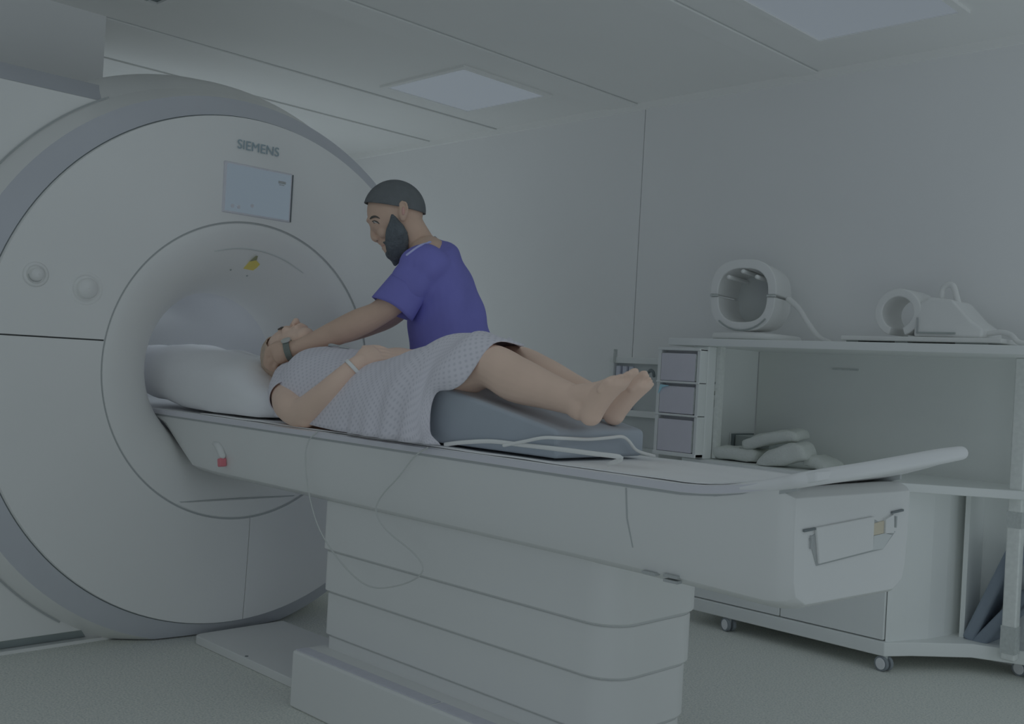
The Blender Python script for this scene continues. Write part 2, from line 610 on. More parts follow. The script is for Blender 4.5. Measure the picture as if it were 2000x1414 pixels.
# thin joint between the chamfer ring and the side panel
bm = bmesh.new()
lathe_x(bm, [(GX - .186, R_BODY + .001), (GX - .186, R_BODY + .007)], GY, GZ, 96, math.radians(118), math.radians(238))
finish('ring_seam', bm, M_LINE, gan)

# display in the cover
bm = bmesh.new()
sx = GX - .002
box(bm, (sx - .02, 1.866, 1.548), (sx + .006, 2.152, 1.734))
o = finish('display', bm, M_RAIL, gan, bevel=0.004)
bm = bmesh.new()
box(bm, (sx + .006, 1.876, 1.556), (sx + .0075, 2.144, 1.726))
finish('screen', bm, emit_mat('screen_glow', (0.76, 0.97, 1.16), 0.165), o)
bm = bmesh.new()
box(bm, (sx + .0076, 2.09, 1.688), (sx + .0085, 2.122, 1.698))
box(bm, (sx + .0076, 2.094, 1.682), (sx + .0085, 2.116, 1.685))
finish('screen_title', bm, M_LINE, o)
for yy in (1.905, 1.93, 1.985):
    bm = bmesh.new()
    disc_z(bm, (sx + .0076, yy, 1.575 + (0.012 if yy > 1.95 else 0)), 0.007, 0.0008, 14, 'x')
    finish('screen_icon', bm, M_RAIL, o)
bm = bmesh.new()
box(bm, (sx + .002, 2.1525, 1.55), (sx + .007, 2.1555, 1.73))
finish('display_edge', bm, M_GAP, o)


def text_mesh(name, s, size, loc, rot, m, parent, offset=0.0, ext=0.0008):
    cu = bpy.data.curves.new(name, 'FONT')
    cu.body, cu.size, cu.offset, cu.extrude = s, size, offset, ext
    cu.align_x, cu.align_y = 'CENTER', 'CENTER'
    t = bpy.data.objects.new(name + '_src', cu)
    COL.objects.link(t)
    t.matrix_world = Matrix.Translation(loc) @ rot.to_4x4()
    bpy.context.view_layer.update()
    dg = bpy.context.evaluated_depsgraph_get()
    me = bpy.data.meshes.new_from_object(t.evaluated_get(dg))
    b2 = bmesh.new()
    b2.from_mesh(me)
    bmesh.ops.transform(b2, matrix=t.matrix_world, verts=b2.verts)
    bpy.data.objects.remove(t)
    return finish(name, b2, m, parent)


FACE = Matrix(((0, 0, 1), (1, 0, 0), (0, 1, 0)))  # text x -> +y, text y -> +z, normal -> +x
text_mesh('maker_lettering', 'SIEMENS', 0.0475, (GX - .0015, 2.003, 1.803), FACE, M_LOGO, gan, 0.0)

# speaker slot and warning stickers in the top of the funnel
def funnel_pt(r, y):
    s = 1 - (r - RB) / (R_IN - .008 - RB)
    a = math.asin(max(-1, min(1, s)))
    x = GX - .002 - FD * (1 - math.cos(a))
    z = GZ + math.sqrt(r * r - (y - GY) ** 2)
    return Vector((x, y, z))


bm = bmesh.new()
pts = [funnel_pt(0.452, y) for y in (1.86, 1.93, 2.0, 2.08, 2.16, 2.24)]
tube(bm, pts, [.0015, .003, .003, .003, .003, .0015], 6, 4)
finish('speaker_slot', bm, M_COILD, gan)
c = funnel_pt(0.402, 2.035)
nrm = Vector((0.70, 0.0, -0.71)).normalized()
rt = frame((0, 1, 0), nrm)
for nm, poly, m_, h in (('warning_sticker', [(-.027, -.026), (.020, -.030), (.029, .004), (.004, .022), (-.018, .012)], M_YELLOW, .0015),
                        ('warning_sticker', [(-.018, .012), (.006, .023), (.002, .042), (-.006, .042)], M_OLIVE, .0018)):
    bm = bmesh.new()
    prism(bm, poly, 0.0, h)
    up = nrm.cross(Vector((0, 1, 0)))
    if up.z < 0:
        up = -up
    for v in bm.verts:
        v.co = c + Vector((0, 1, 0)) * v.co.x + up * v.co.y + nrm * (v.co.z + .001)
    finish(nm, bm, m_, gan)
for y, r in ((1.96, .375), (2.04, .36)):
    bm = bmesh.new()
    ell(bm, funnel_pt(r, y), (.004, .004, .004), None, 8, 6)
    finish('bore_pilot_hole', bm, M_BOXGREY, gan, smooth=True)

# two round knobs on the left of the cover
for (y, z, ro, ri) in ((1.236, 1.256, .040, .021), (1.397, 1.226, .060, .034)):
    bm = bmesh.new()
    lathe_x(bm, [(GX - .012, ro), (GX - .004, ro), (GX + .001, ro - .008), (GX - .001, ri + .008), (GX - .012, ri + .004), (GX - .012, .001)], y, z, 40)
    kn = finish('control_dial', bm, M_PLASTIC, gan, smooth=True)
    bm = bmesh.new()
    lathe_x(bm, [(GX - .012, ri), (GX + .012, ri * .97), (GX + .018, ri * .85), (GX + .020, .001)], y, z, 32)
    finish('dial_cap', bm, M_PLASTIC, kn, smooth=True)
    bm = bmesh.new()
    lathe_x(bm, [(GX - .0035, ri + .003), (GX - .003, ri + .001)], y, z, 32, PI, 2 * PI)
    finish('dial_painted_shadow', bm, M_LINE, kn)  # dark lower half ring, painted shade under the cap
bm = bmesh.new()
lathe_x(bm, [(GX - .004, R_IN + .003), (GX - .004, R_IN - .004)], GY, GZ, 128)
finish('funnel_joint', bm, M_LINE, gan)

# ================================================================ the patient table
TY0, TY1 = 1.777, 2.239
tab = thing('patient_table', (-2.05, GY, 0.0), 'long white patient table running out of the scanner bore', 'medical table')


def tray_z(x, y):
    """height of the table top's upper face: flat, then swept up at the tail"""
    f = (y - TY0) / (TY1 - TY0)
    x_end = -0.945 + 0.080 * f
    rise = 0.058 + 0.040 * f
    k = max(0.0, (x + 1.25) / (x_end + 1.25))
    return 0.822 + rise * k ** 1.7


XS = [-4.6, -3.9, -3.4, -2.6, -1.9, -1.4, -1.25, -1.2, -1.15, -1.1, -1.06, -1.02, -0.985, -0.945]
NY = 10
bm = bmesh.new()
rings = []
for x in XS:
    up, dn = [], []
    for j in range(NY + 1):
        f = j / NY
        y = TY0 + (TY1 - TY0) * f
        xx = x + (0.080 * f * max(0.0, (x + 1.25) / 0.305) ** 2 if x > -1.25 else 0)
        dish = -0.003 * (1 - (2 * f - 1) ** 6)
        zt = tray_z(xx, y)
        up.append((xx, y, zt + dish))
        dn.append((xx, y, zt - 0.020))
    rings.append(up + dn[::-1])
loft(bm, rings)
finish('tabletop', bm, M_TABLETOP, tab, bevel=0.004)
# lip that closes the tail as a rounded hand bar
bm = bmesh.new()
tube(bm, [(-1.21, 1.783, 0.812), (-1.10, 1.783, 0.830), (-1.02, 1.784, 0.848), (-0.965, 1.795, 0.864), (-0.922, 1.92, 0.880), (-0.900, 2.05, 0.893), (-0.878, 2.17, 0.906), (-0.866, 2.255, 0.913)], [.006, .0105, .0135, .015, .0160, .0165, .0165, .015], 14, 6)
finish('tail_handle', bm, M_TABLETOP, tab, smooth=True)
# lilac rail along each long edge and the dark joint under it
for y0, y1, yj0, yj1 in ((TY0 - .004, TY0 + .002, TY0 + .002, TY0 + .01), (TY1 - .002, TY1 + .004, TY1 - .01, TY1 - .002)):
    ym = (y0 + y1) / 2
    bm = bmesh.new()
    loft(bm, [[(x, y0, tray_z(x, ym) - .018), (x, y1, tray_z(x, ym) - .018), (x, y1, tray_z(x, ym) - .001), (x, y0, tray_z(x, ym) - .003)] for x in XS[:-1]])
    finish('side_rail', bm, M_RAIL, tab)
    bm = bmesh.new()
    loft(bm, [[(x, yj0, tray_z(x, ym) - .030), (x, yj1, tray_z(x, ym) - .030), (x, yj1, tray_z(x, ym) - .019), (x, yj0, tray_z(x, ym) - .019)] for x in XS[:-1]])
    finish('edge_joint', bm, M_LINE, tab)

# body: lofted hull, slanted nose inside the scanner's ring, blunt tail
bm = bmesh.new()
st = [(-3.60, .796, .786, 0.0), (-3.52, .797, .735, 0), (-3.42, .797, .668, 0), (-3.34, .797, .622, 0), (-3.2, .797, .616, 0), (-2.4, .797, .612, 0), (-1.4, .797, .606, 0), (-1.25, .798, .603, 0),
      (-1.15, .806, .601, 0), (-1.08, .818, .599, 0), (-1.02, .836, .598, 0), (-0.99, .838, .600, .001), (-0.97, .830, .603, .006), (-0.956, .822, .612, .018)]
rings = []
for x, zt, zb, ins in st:
    h = zt - zb
    e = min(.03, h * .3)
    a, b_ = TY0 + ins, TY1 - ins
    half = [(a, zt), (a, zt - h * .35), (a + .006, zb + e * 1.6), (a + .016, zb + e * .6), (a + .05, zb)]
    sk = min(1.0, max(0.0, (x + 1.25) / .29))       # the end face stands slightly askew
    ring = [(y, z) for y, z in half] + [(TY0 + TY1 - y, z) for y, z in half[::-1]]
    ring = [(x - sk * (.040 - .0866 * (y - TY0)), y, z) for y, z in ring]
    rings.append(ring)
loft(bm, rings)
finish('table_body', bm, M_TABLE, tab, bevel=0.004, angle=30)
# vertical seam where the tail housing starts
bm = bmesh.new()
loft(bm, [[(x0, y - .0012, z), (x0 + .004, y - .0012, z), (x0 + .004, y + .004, z), (x0, y + .004, z)] for x0, y, z in ((-1.395, TY0, .795), (-1.388, TY0, .73), (-1.372, TY0 + .006, .668), (-1.366, TY0 + .012, .648))])
finish('body_seam', bm, M_LINE, tab)

# tail end face: recessed connector dock
EX = -0.996


def askew(bm):
    for v in bm.verts:
        v.co.x += .0866 * (v.co.y - TY0)
    return bm


dock = [(-0.9902, 1.844, 0.7416), (-0.9876, 1.874, 0.6862), (-0.9719, 2.055, 0.6980), (-0.9663, 2.119, 0.7020), (-0.9623, 2.166, 0.7362), (-0.9711, 2.064, 0.7723), (-0.9873, 1.878, 0.7566)]
bm = bmesh.new()
prism(bm, [(p[1], p[2]) for p in dock], EX - .002, EX + .0015, 'x')
dk = finish('connector_dock', askew(bm), M_LINE, tab)
plate = [(-0.9888, 1.86, 0.7627), (-0.9873, 1.877, 0.6899), (-0.9704, 2.073, 0.7032), (-0.9705, 2.072, 0.7741)]
bm = bmesh.new()
prism(bm, [(p[1], p[2]) for p in plate], EX, EX + .006, 'x')
finish('dock_plate', askew(bm), M_TABLE, dk, bevel=.002)
for nm, pl_, m_, d in (('dock_opening', [(-0.9702, 2.075, 0.7589), (-0.9701, 2.076, 0.7341), (-0.9666, 2.116, 0.7360), (-0.9667, 2.115, 0.7621)], M_CREAM, .003),
                       ('dock_slope', [(-0.9701, 2.076, 0.7330), (-0.9702, 2.075, 0.7030), (-0.9667, 2.115, 0.7034), (-0.9639, 2.148, 0.7307), (-0.9665, 2.118, 0.7358)], M_COILD, .004),
                       ('dock_rim', [(-0.9665, 2.117, 0.7653), (-0.9665, 2.118, 0.7358), (-0.9634, 2.153, 0.7348), (-0.9637, 2.149, 0.7746)], M_TABLE, .006),
                       ('latch_slot', [(-0.9921, 1.822, 0.7609), (-0.9921, 1.823, 0.7559), (-0.9886, 1.862, 0.7585), (-0.9887, 1.862, 0.7626)], M_GAP, .0045),
                       ('latch_slot', [(-0.9642, 2.145, 0.7803), (-0.9641, 2.145, 0.7759), (-0.9601, 2.191, 0.7792), (-0.9602, 2.191, 0.7837)], M_GAP, .0045),
                       ('latch_groove', [(-0.9899, 1.847, 0.7474), (-0.9898, 1.848, 0.7213), (-0.9894, 1.853, 0.7209), (-0.9895, 1.853, 0.7470)], M_LINE, .004),
                       ('latch_groove', [(-0.9628, 2.16, 0.7696), (-0.9628, 2.161, 0.7454), (-0.9624, 2.165, 0.7451), (-0.9624, 2.165, 0.7694)], M_LINE, .0045)):
    bm = bmesh.new()
    prism(bm, [(p[1], p[2]) for p in pl_], EX, EX + d, 'x')
    finish(nm, askew(bm), m_, dk)
# vent slots low on the near side
for px in ((-1.325, 1.79, 0.6211), (-1.268, 1.79, 0.6250), (-1.267, 1.79, 0.6143)):
    bm = bmesh.new()
    box(bm, (px[0] - .018, TY0 + .004, px[2] - .004), (px[0] + .018, TY0 + .022, px[2] + .002))
    finish('vent_slot', bm, M_LINE, tab)

# emergency stop on the near side
p = Vector((-3.097, 1.777, 0.6741))
bm = bmesh.new()
obox(bm, p + Vector((0, -.008, 0)), (.011, .012, .014), Matrix.Rotation(math.radians(-12), 3, 'Y'))
finish('stop_button', bm, M_RED, tab, bevel=.004)
bm = bmesh.new()
tube(bm, [Vector((-3.175, 1.777, 0.7306)) + Vector((0, .002, 0)), Vector((-3.13, 1.777, 0.7244)) + Vector((0, -.006, 0)), Vector((-3.096, 1.777, 0.6965)) + Vector((0, -.008, 0))], [.006, .012, .011], 12, 6)
finish('button_mount', bm, M_TABLE, tab, smooth=True)


# pedestal: telescoping shells
def rrect(x0, x1, y0, y1, r, rl=0.02):
    out = []
    for cx, cy, rr, s in ((x1 - r, y1 - r, r, 0), (x0 + rl, y1 - rl, rl, 90), (x0 + rl, y0 + rl, rl, 180), (x1 - r, y0 + r, r, 270)):
        for k in range(7):
            a = math.radians(s + 15 * k)
            out.append((cx + rr * math.cos(a), cy + rr * math.sin(a)))
    return out


for z0, z1, ins in ((.468, .615, 0.0), (.343, .462, .004), (.211, .337, .008), (.0, .205, .012)):
    bm = bmesh.new()
    prism(bm, rrect(-2.575 + ins, -1.445 - ins, 1.822 + ins * 2.2, 2.196 - ins * 2.2, .085), z0, z1)
    finish('pedestal_shell', bm, M_TABLE, tab, bevel=.004)
    bm = bmesh.new()
    prism(bm, rrect(-2.575 + ins + .003, -1.445 - ins - .003, 1.822 + ins * 2.2 + .003, 2.196 - ins * 2.2 - .003, .083), z1, z1 + .007)
    if z1 < .6:
        finish('shell_joint', bm, M_JOINT, tab)
    else:
        finish('pedestal_neck', bm, M_TABLE, tab)
# foot step with two lilac treads
bm = bmesh.new()
box(bm, (-2.592, 1.748, 0.0), (-1.35, 1.875, 0.168))
fs = finish('foot_step', bm, M_TABLE, tab, bevel=.008, segs=3)
for x0, x1 in ((-2.585, -1.975), (-1.965, -1.36)):
    bm = bmesh.new()
    box(bm, (x0, 1.756, .1675), (x1, 1.797, .1705))
    finish('tread', bm, M_TREAD, fs, bevel=.001)
# floor rail between pedestal and scanner
rail = thing('docking_rail', (-2.95, 2.03, 0), 'flat white floor plate between the scanner and the table pedestal', 'floor plate')
bm = bmesh.new()
prism(bm, [(-2.597, 1.845), (-2.597, 2.217), (-3.36, 2.217), (-3.36, 1.87), (-3.352, 1.852), (-3.335, 1.845)], 0.0, .030)
finish('plate', bm, M_TABLE, rail, bevel=.004)
bm = bmesh.new()
disc_z(bm, (-3.02, 1.858, .0298), .006, .0012, 12)
finish('screw', bm, M_GAP, rail)

# ---------------------------------------------------------------- things on the table
bm = bmesh.new()
nx, ny = 60, 12
vs = [[None] * (ny + 1) for _ in range(nx + 1)]
for i in range(nx + 1):
    for j in range(ny + 1):
        x = -3.3 + (2.12) * i / nx
        f = j / ny
        y = TY0 + .012 + (TY1 - TY0 - .02) * f
        z = tray_z(x, y) - .003 * (1 - (2 * f - 1) ** 6) + .0026 + .0008 * math.sin(x * 21 + f * 5) * math.sin(f * 9 + x * 6)
        vs[i][j] = bm.verts.new((x, y + .003 * math.sin(x * 17) * (1 if j == 0 else 0), z))
for i in range(nx):
    for j in range(ny):
        bm.faces.new((vs[i][j], vs[i + 1][j], vs[i + 1][j + 1], vs[i][j + 1]))
sh = finish('table_sheet', bm, M_SHEET, None, smooth=True)
solid(sh, .003)
put(sh, 'thin white crinkled sheet spread over the patient table', 'sheet')

# grey wedge under the calves
wa, wb_ = Vector((-2.067, 1.823, 0.9827)), Vector((-1.644, 1.823, 0.8980))
WZ = .831
prof = [(-2.27, WZ), (-1.645, WZ), (-1.645, wb_.z), (-1.665, wb_.z + .006), (wa.x, wa.z), (-2.14, wa.z + .016), (-2.20, wa.z - .02)]
bm = bmesh.new()
prism(bm, prof, 1.823, 2.165, 'y')
wg = finish('leg_wedge', bm, M_WEDGE, None, bevel=.012, segs=3, angle=25)
put(wg, 'grey vinyl foam wedge under the lying patient\'s calves', 'cushion')

# thin grey cord hanging in a loop from the table edge
cd = [(-2.553, 1.768, 0.822), (-2.579, 1.755, 0.7910), (-2.574, 1.745, 0.7337), (-2.535, 1.74, 0.6323), (-2.474, 1.74, 0.5436), (-2.38, 1.74, 0.4780), (-2.28, 1.74, 0.4355), (-2.199, 1.74, 0.4282), (-2.102, 1.74, 0.4533), (-2.031, 1.74, 0.4865), (-2.011, 1.74, 0.5166), (-2.051, 1.74, 0.5470), (-2.168, 1.74, 0.5894), (-2.217, 1.74, 0.6309), (-2.199, 1.74, 0.6751), (-2.133, 1.745, 0.7378), (-2.087, 1.755, 0.7942), (-2.05, 1.768, 0.822)]
bm = bmesh.new()
tube(bm, cd, .0021, 6, 6)
put(finish('call_cord', bm, M_CORD, None, smooth=True), 'thin grey cord hanging in a loop down the table side', 'cord')

# white cables lying across the wedge
bm = bmesh.new()
tube(bm, [(-2.02, 1.80, .832), (-1.952, 1.802, 0.8437), (-1.852, 1.806, 0.8552), (-1.746, 1.808, 0.8559), (-1.625, 1.806, 0.8572), (-1.513, 1.804, 0.8574), (-1.436, 1.81, 0.8556), (-1.50, 1.84, .833)], [(.0028, .0055)] * 8, 8, 6, (0, 1, 0))
put(finish('sensor_strap', bm, M_CABLE, None, smooth=True), 'flat white strap along the near foot of the grey wedge', 'strap')
bm = bmesh.new()
tube(bm, [(-1.802, 1.802, 0.8496), (-1.733, 1.803, 0.8659), (-1.674, 1.806, 0.8797), (-1.632, 1.829, 0.8819), (-1.632, 1.923, 0.8786), (-1.632, 2.002, 0.8817), (-1.63, 2.05, 0.8840), (-1.628, 2.076, 0.8736), (-1.625, 2.11, 0.8484), (-1.615, 2.17, .834)], .0042, 8, 8)
put(finish('sensor_cable', bm, M_CABLE, None, smooth=True), 'white cable bent over the end of the grey wedge', 'cable')

# pillow under the patient's head, reaching into the bore
def superell(bm, c, r, e1, e2, rot=None, u=40, v=20):
    def s(a, e):
        return math.copysign(abs(a) ** e, a)
    rings = []
    for i in range(1, v):
        ph = -PI / 2 + PI * i / v
        rings.append([Vector((r[0] * s(math.cos(ph), e1) * s(math.cos(2 * PI * j / u), e2), r[1] * s(math.cos(ph), e1) * s(math.sin(2 * PI * j / u), e2), r[2] * s(math.sin(ph), e1))) for j in range(u)])
    rings = [[(rot @ p if rot is not None else p) + Vector(c) for p in rg] for rg in rings]
    loft(bm, rings)


bm = bmesh.new()
superell(bm, (-3.48, 2.0, .93), (.56, .222, .115), .7, .6, Matrix.Rotation(math.radians(5), 3, 'Y'))
for v in bm.verts:
    # hollow where the head rests, dip towards the shoulders, front fold
    d = (v.co - Vector((-3.03, 2.0, 1.05))).length
    if v.co.z > .9:
        v.co.z -= .05 * math.exp(-(d / .12) ** 2)
    if v.co.x > -3.1:
        v.co.z = .83 + (v.co.z - .83) * (1 - .5 * (v.co.x + 3.1) / .2)
    v.co.z += .006 * math.sin(v.co.x * 25 + v.co.y * 13)
    v.co.z = max(v.co.z, .832)
pw = finish('pillow', bm, M_PILLOW, None, smooth=True)
put(pw, 'large soft white pillow under the patient\'s head in the bore', 'pillow')

# ================================================================ storage trolley on castors by the back wall
CX0, CX1 = -2.68, -0.85
cab = thing('storage_trolley', (-1.9, 3.95, 0.0), 'white open storage trolley on castors along the back wall', 'storage trolley')
foot = [(-2.55, 3.70), (-1.66, 3.70), (-1.60, 3.80), (-1.45, 3.985), (-1.29, 4.05), (-0.85, 4.05), (-0.85, 4.215), (-2.55, 4.215)]
bm = bmesh.new()
prism(bm, foot, .056, .108)
finish('bottom_board', bm, M_CAB, cab, bevel=.004)
foot2 = [(-2.60, 3.69), (-1.68, 3.69), (-1.585, 3.765), (-1.44, 3.87), (-1.28, 3.985), (-0.85, 4.03), (-0.85, 4.22), (-2.60, 4.22)]
bm = bmesh.new()
prism(bm, foot2, .667, .700)
finish('counter', bm, M_CAB, cab, bevel=.004)
bm = bmesh.new()
box(bm, (-2.70, 3.685, 1.184), (-0.85, 4.225, 1.216))
finish('top_shelf', bm, M_CAB, cab, bevel=.004)
bm = bmesh.new()
box(bm, (-2.55, 4.195, .70), (-0.85, 4.215, 1.184))
bp = finish('back_panel', bm, M_CABBACK, cab)
for pz in ((-2.756, 4.19, 1.117), ):
    bm = bmesh.new()
    disc_z(bm, (pz[0], 4.194, pz[2]), .009, -.004, 12, 'y')
    finish('cable_hole', bm, M_DARK, bp)
bm = bmesh.new()
box(bm, (-2.18, 4.190, 1.115), (-2.06, 4.195, 1.122))
finish('rating_strip', bm, M_BAND, bp)
bm = bmesh.new()
box(bm, (-2.55, 4.195, .108), (-0.85, 4.215, .667))
finish('lower_back_panel', bm, M_CAB, cab)
# left column and side
bm = bmesh.new()
box(bm, (-2.575, 3.70, .70), (-2.495, 3.76, 1.184))
finish('column', bm, M_CAB, cab, bevel=.006)
bm = bmesh.new()
box(bm, (-2.575, 3.76, .70), (-2.555, 4.195, 1.184))
finish('side_panel', bm, M_CAB, cab)
RAILBITS = [((-2.531, 3.76, 1.124), .012, .011, M_BAND), ((-2.522, 3.76, 1.071), .010, .020, M_POST), ((-2.523, 3.76, 0.9960), .013, .022, M_POST), ((-2.527, 3.76, 0.9336), .015, .018, M_CAB), ((-2.523, 3.8, 1.028), .009, .005, M_BAND), ((-2.515, 3.8, 0.9840), .010, .009, M_POST), ((-2.512, 3.8, 0.9396), .003, .018, M_BAND)]
for c, hw, hh, m_ in RAILBITS:
    bm = bmesh.new()
    box(bm, (c[0] - hw, c[1] - .012, c[2] - hh), (c[0] + hw, c[1] + .012, c[2] + hh))
    finish('rail_bracket', bm, m_, cab, bevel=.002)
bm = bmesh.new()
box(bm, (-2.495, 3.762, .705), (-2.478, 3.80, 1.184))
finish('shelf_rail', bm, M_POST, cab)
# closed lower left part, divider and curved panel
for x0, x1 in ((-2.545, -2.105), (-2.10, -1.672)):
    bm = bmesh.new()
    box(bm, (x0, 3.712, .112), (x1, 3.732, .664))
    finish('door', bm, M_CAB, cab, bevel=.003)
bm = bmesh.new()
loft(bm, [[(x, y, .108), (x + .012, y + .012, .108), (x + .012, y + .012, .667), (x, y, .667)] for x, y in ((-1.668, 3.722), (-1.64, 3.80), (-1.60, 3.90), (-1.58, 4.0), (-1.57, 4.10), (-1.565, 4.195))])
finish('curved_panel', bm, M_CAB, cab, smooth=False)
bm = bmesh.new()
box(bm, (-1.527, 4.05, .108), (-1.508, 4.195, .667))
finish('divider', bm, M_CAB, cab, bevel=.002)
# right post with perforated bands
bm = bmesh.new()
box(bm, (-1.352, 3.985, .075), (-1.302, 4.03, 1.184))
po = finish('post', bm, M_POST, cab, bevel=.006)
for z0, z1 in ((.56, .62), (.10, .20)):
    bm = bmesh.new()
    box(bm, (-1.3535, 3.9835, z0), (-1.3005, 4.0315, z1))
    finish('post_band', bm, M_BAND, po)
bm = bmesh.new()
box(bm, (-1.29, 4.03, .14), (-1.24, 4.06, .50))
finish('rear_bin', bm, M_BOXGREY, cab)


def caster(x, y, rz):
    R_ = .0275
    rot = Matrix.Rotation(rz, 3, 'Z')
    bm = bmesh.new()
    tube(bm, [Vector((x, y, .056)), Vector((x, y, .030))], [.014, .012], 12, 2)
    hub = finish('caster', bm, M_BAND, cab, smooth=True)
    for s in (-1, 1):
        for nm, r0, w0, w1, m_ in (('tyre', R_, .006, .020, M_TYRE), ('hub_cap', R_ * .78, .020, .0215, M_HUB)):
            bm = bmesh.new()
            n = 24
            rr = []
            lo, hi = s * w0, s * w1
            ks = ((lo, r0 * .9), (lo, r0), (hi, r0), (hi, r0 * .9)) if nm == 'tyre' else ((lo, r0), (hi, r0 * .9))
            for d, q in ks:
                rr.append([Vector((q * math.cos(2 * PI * j / n), d, q * math.sin(2 * PI * j / n))) for j in range(n)])
            rr = [[rot @ p + Vector((x, y, R_)) for p in g] for g in rr]
            loft(bm, rr)
            finish(nm, bm, m_, hub)
    return hub


caster(-2.340, 3.72, math.radians(-22))
caster(-1.668, 3.72, math.radians(-14))
caster(-1.318, 4.12, math.radians(-14))
caster(-2.50, 4.15, 0.3)

# ---------------------------------------------------------------- three glove boxes in a rack on the trolley's left column
rk = thing('glove_rack', (-2.61, 3.67, .705), 'white three-tier wire rack holding the glove boxes left of the trolley column', 'rack')
for z0, z1 in ((.705, .722), (.877, .886), (1.018, 1.027), (1.160, 1.172)):
    bm = bmesh.new()
    box(bm, (-2.722, 3.640, z0), (-2.500, 3.70, z1))
    finish('rack_shelf', bm, M_CAB, rk, bevel=.003)
for x0, x1 in ((-2.722, -2.705), (-2.517, -2.500)):
    bm = bmesh.new()
    box(bm, (x0, 3.646, .705), (x1, 3.70, 1.17))
    finish('rack_side', bm, M_CAB, rk, bevel=.003)
bm = bmesh.new()
box(bm, (-2.71, 3.690, .705), (-2.51, 3.70, 1.17))
finish('rack_back', bm, M_CAB, rk)
for z0, z1, lab in ((1.028, 1.148, 'lilac-grey glove box in the top tier of the white rack'), (.888, 1.005, 'lilac-grey glove box in the middle tier with a cyan flap'), (.723, .862, 'lilac-grey glove box in the bottom tier of the white rack')):
    gb = thing('glove_box', (-2.61, 3.665, z0), lab, 'box', 'glove boxes in the rack')
    bm = bmesh.new()
    box(bm, (-2.703, 3.645, z0), (-2.524, 3.688, z1))
    finish('carton', bm, M_CARTON, gb, bevel=.004)
    bm = bmesh.new()
    box(bm, (-2.5238, 3.646, z0 + .004), (-2.519, 3.685, z1 - .004))
    finish('carton_end', bm, M_BAND, gb)
    if 'cyan' in lab:
        bm = bmesh.new()
        c = Vector((-2.672, 3.588, 1.0))
        prism(bm, [(-2.706, .970), (-2.696, 1.010), (-2.650, 1.007), (-2.688, .996)], 3.638, 3.643, 'y')
        finish('glove_flap', bm, M_CYAN, gb)

# ---------------------------------------------------------------- small supply cart further left, seen past the feet
sc_ = thing('supply_cart', (-3.05, 3.98, 0.0), 'small white and grey supply cart behind the patient\'s feet', 'cart')
for x in (-3.205, -2.905):
    bm = bmesh.new()
    box(bm, (x, 3.90, .03), (x + .028, 4.15, 1.10))
    finish('cart_side', bm, M_CAB, sc_, bevel=.004)
bm = bmesh.new()
box(bm, (-3.177, 3.930, .10), (-2.905, 3.945, 1.10))
finish('cart_back', bm, M_CARTGREY, sc_)
for z in (.10, .52, .845, 1.098):
    bm = bmesh.new()
    box(bm, (-3.205, 3.90, z), (-2.877, 4.15, z + .03))
    finish('cart_shelf', bm, M_CAB, sc_, bevel=.003)
for i in range(3):
    bm = bmesh.new()
    box(bm, (-3.165 + i * .036, 3.906 + i * .004, .876), (-3.140 + i * .036, 3.929, 1.085))
    finish('file', bm, M_CARTBLUE, sc_, bevel=.003)
bm = bmesh.new()
box(bm, (-3.178, 3.895, 1.10), (-3.163, 3.91, 1.165))
finish('cart_handle', bm, M_BAND, sc_, bevel=.003)
bm = bmesh.new()
box(bm, (-3.06, 3.905, .70), (-3.045, 3.92, .78))
finish('drawer_pull', bm, M_DARK, sc_)
bm = bmesh.new()
box(bm, (-2.99, 3.905, .552), (-2.905, 3.929, .70))
finish('drawer_box', bm, M_CARTGREY, sc_)
bm = bmesh.new()
tube(bm, [(-2.955, 3.893, 1.062), (-2.94, 3.887, 1.07), (-2.925, 3.887, 1.062), (-2.922, 3.89, 1.045)], .008, 8, 4)
finish('cart_clip', bm, M_DARK, sc_, smooth=True)

# ---------------------------------------------------------------- on the counter: folded grey sandbags and a small grey box
def sandbag(name, c, sz, yaw, pitch, roll, label, fold=0.0):
    bm = bmesh.new()
    rot = Matrix.Rotation(yaw, 3, 'Z') @ Matrix.Rotation(pitch, 3, 'Y') @ Matrix.Rotation(roll, 3, 'X')
    superell(bm, (0, 0, 0), sz, .45, .25, None, 32, 12)
    for v in bm.verts:
        v.co.z -= fold * (v.co.x / sz[0]) ** 2
        v.co.z += .003 * math.sin(v.co.x * 60 + v.co.y * 45)
        v.co = rot @ v.co + Vector(c)
        v.co.z = max(v.co.z, .7025)
    o = finish(name, bm, M_SAND, None, smooth=True)
    return put(o, label, 'sandbag', 'sandbags on the trolley counter')


sandbag('sandbag', (-2.40, 3.86, .731), (.105, .10, .028), 0.1, math.radians(2), 0, 'flat grey sandbag at the left of the pile on the counter')
sandbag('sandbag', (-2.265, 3.885, .812), (.125, .09, .027), 0.15, math.radians(-14), 0.05, 'grey sandbag lying topmost across the pile on the counter', .012)
sandbag('sandbag', (-2.165, 3.80, .748), (.110, .075, .040), 0.1, math.radians(-24), 0.05, 'grey sandbag propped in the middle front of the pile', .018)
sandbag('sandbag', (-2.03, 3.875, .730), (.055, .085, .026), 0.05, math.radians(14), 0, 'folded grey sandbag at the right end of the pile', .010)
gx = thing('storage_box', (-2.55, 4.05, .70), 'small dark grey open box behind the sandbags on the counter', 'box')
bm = bmesh.new()
box(bm, (-2.535, 4.00, .701), (-2.36, 4.16, .80))
finish('box_body', bm, M_BOXGREY, gx, bevel=.004)
bm = bmesh.new()
box(bm, (-2.548, 3.99, .701), (-2.536, 4.16, .805))
finish('box_edge', bm, M_DARK, gx)
bm = bmesh.new()
box(bm, (-2.552, 3.985, .701), (-2.5485, 4.16, .810))
finish('box_rim', bm, M_CAB, gx)

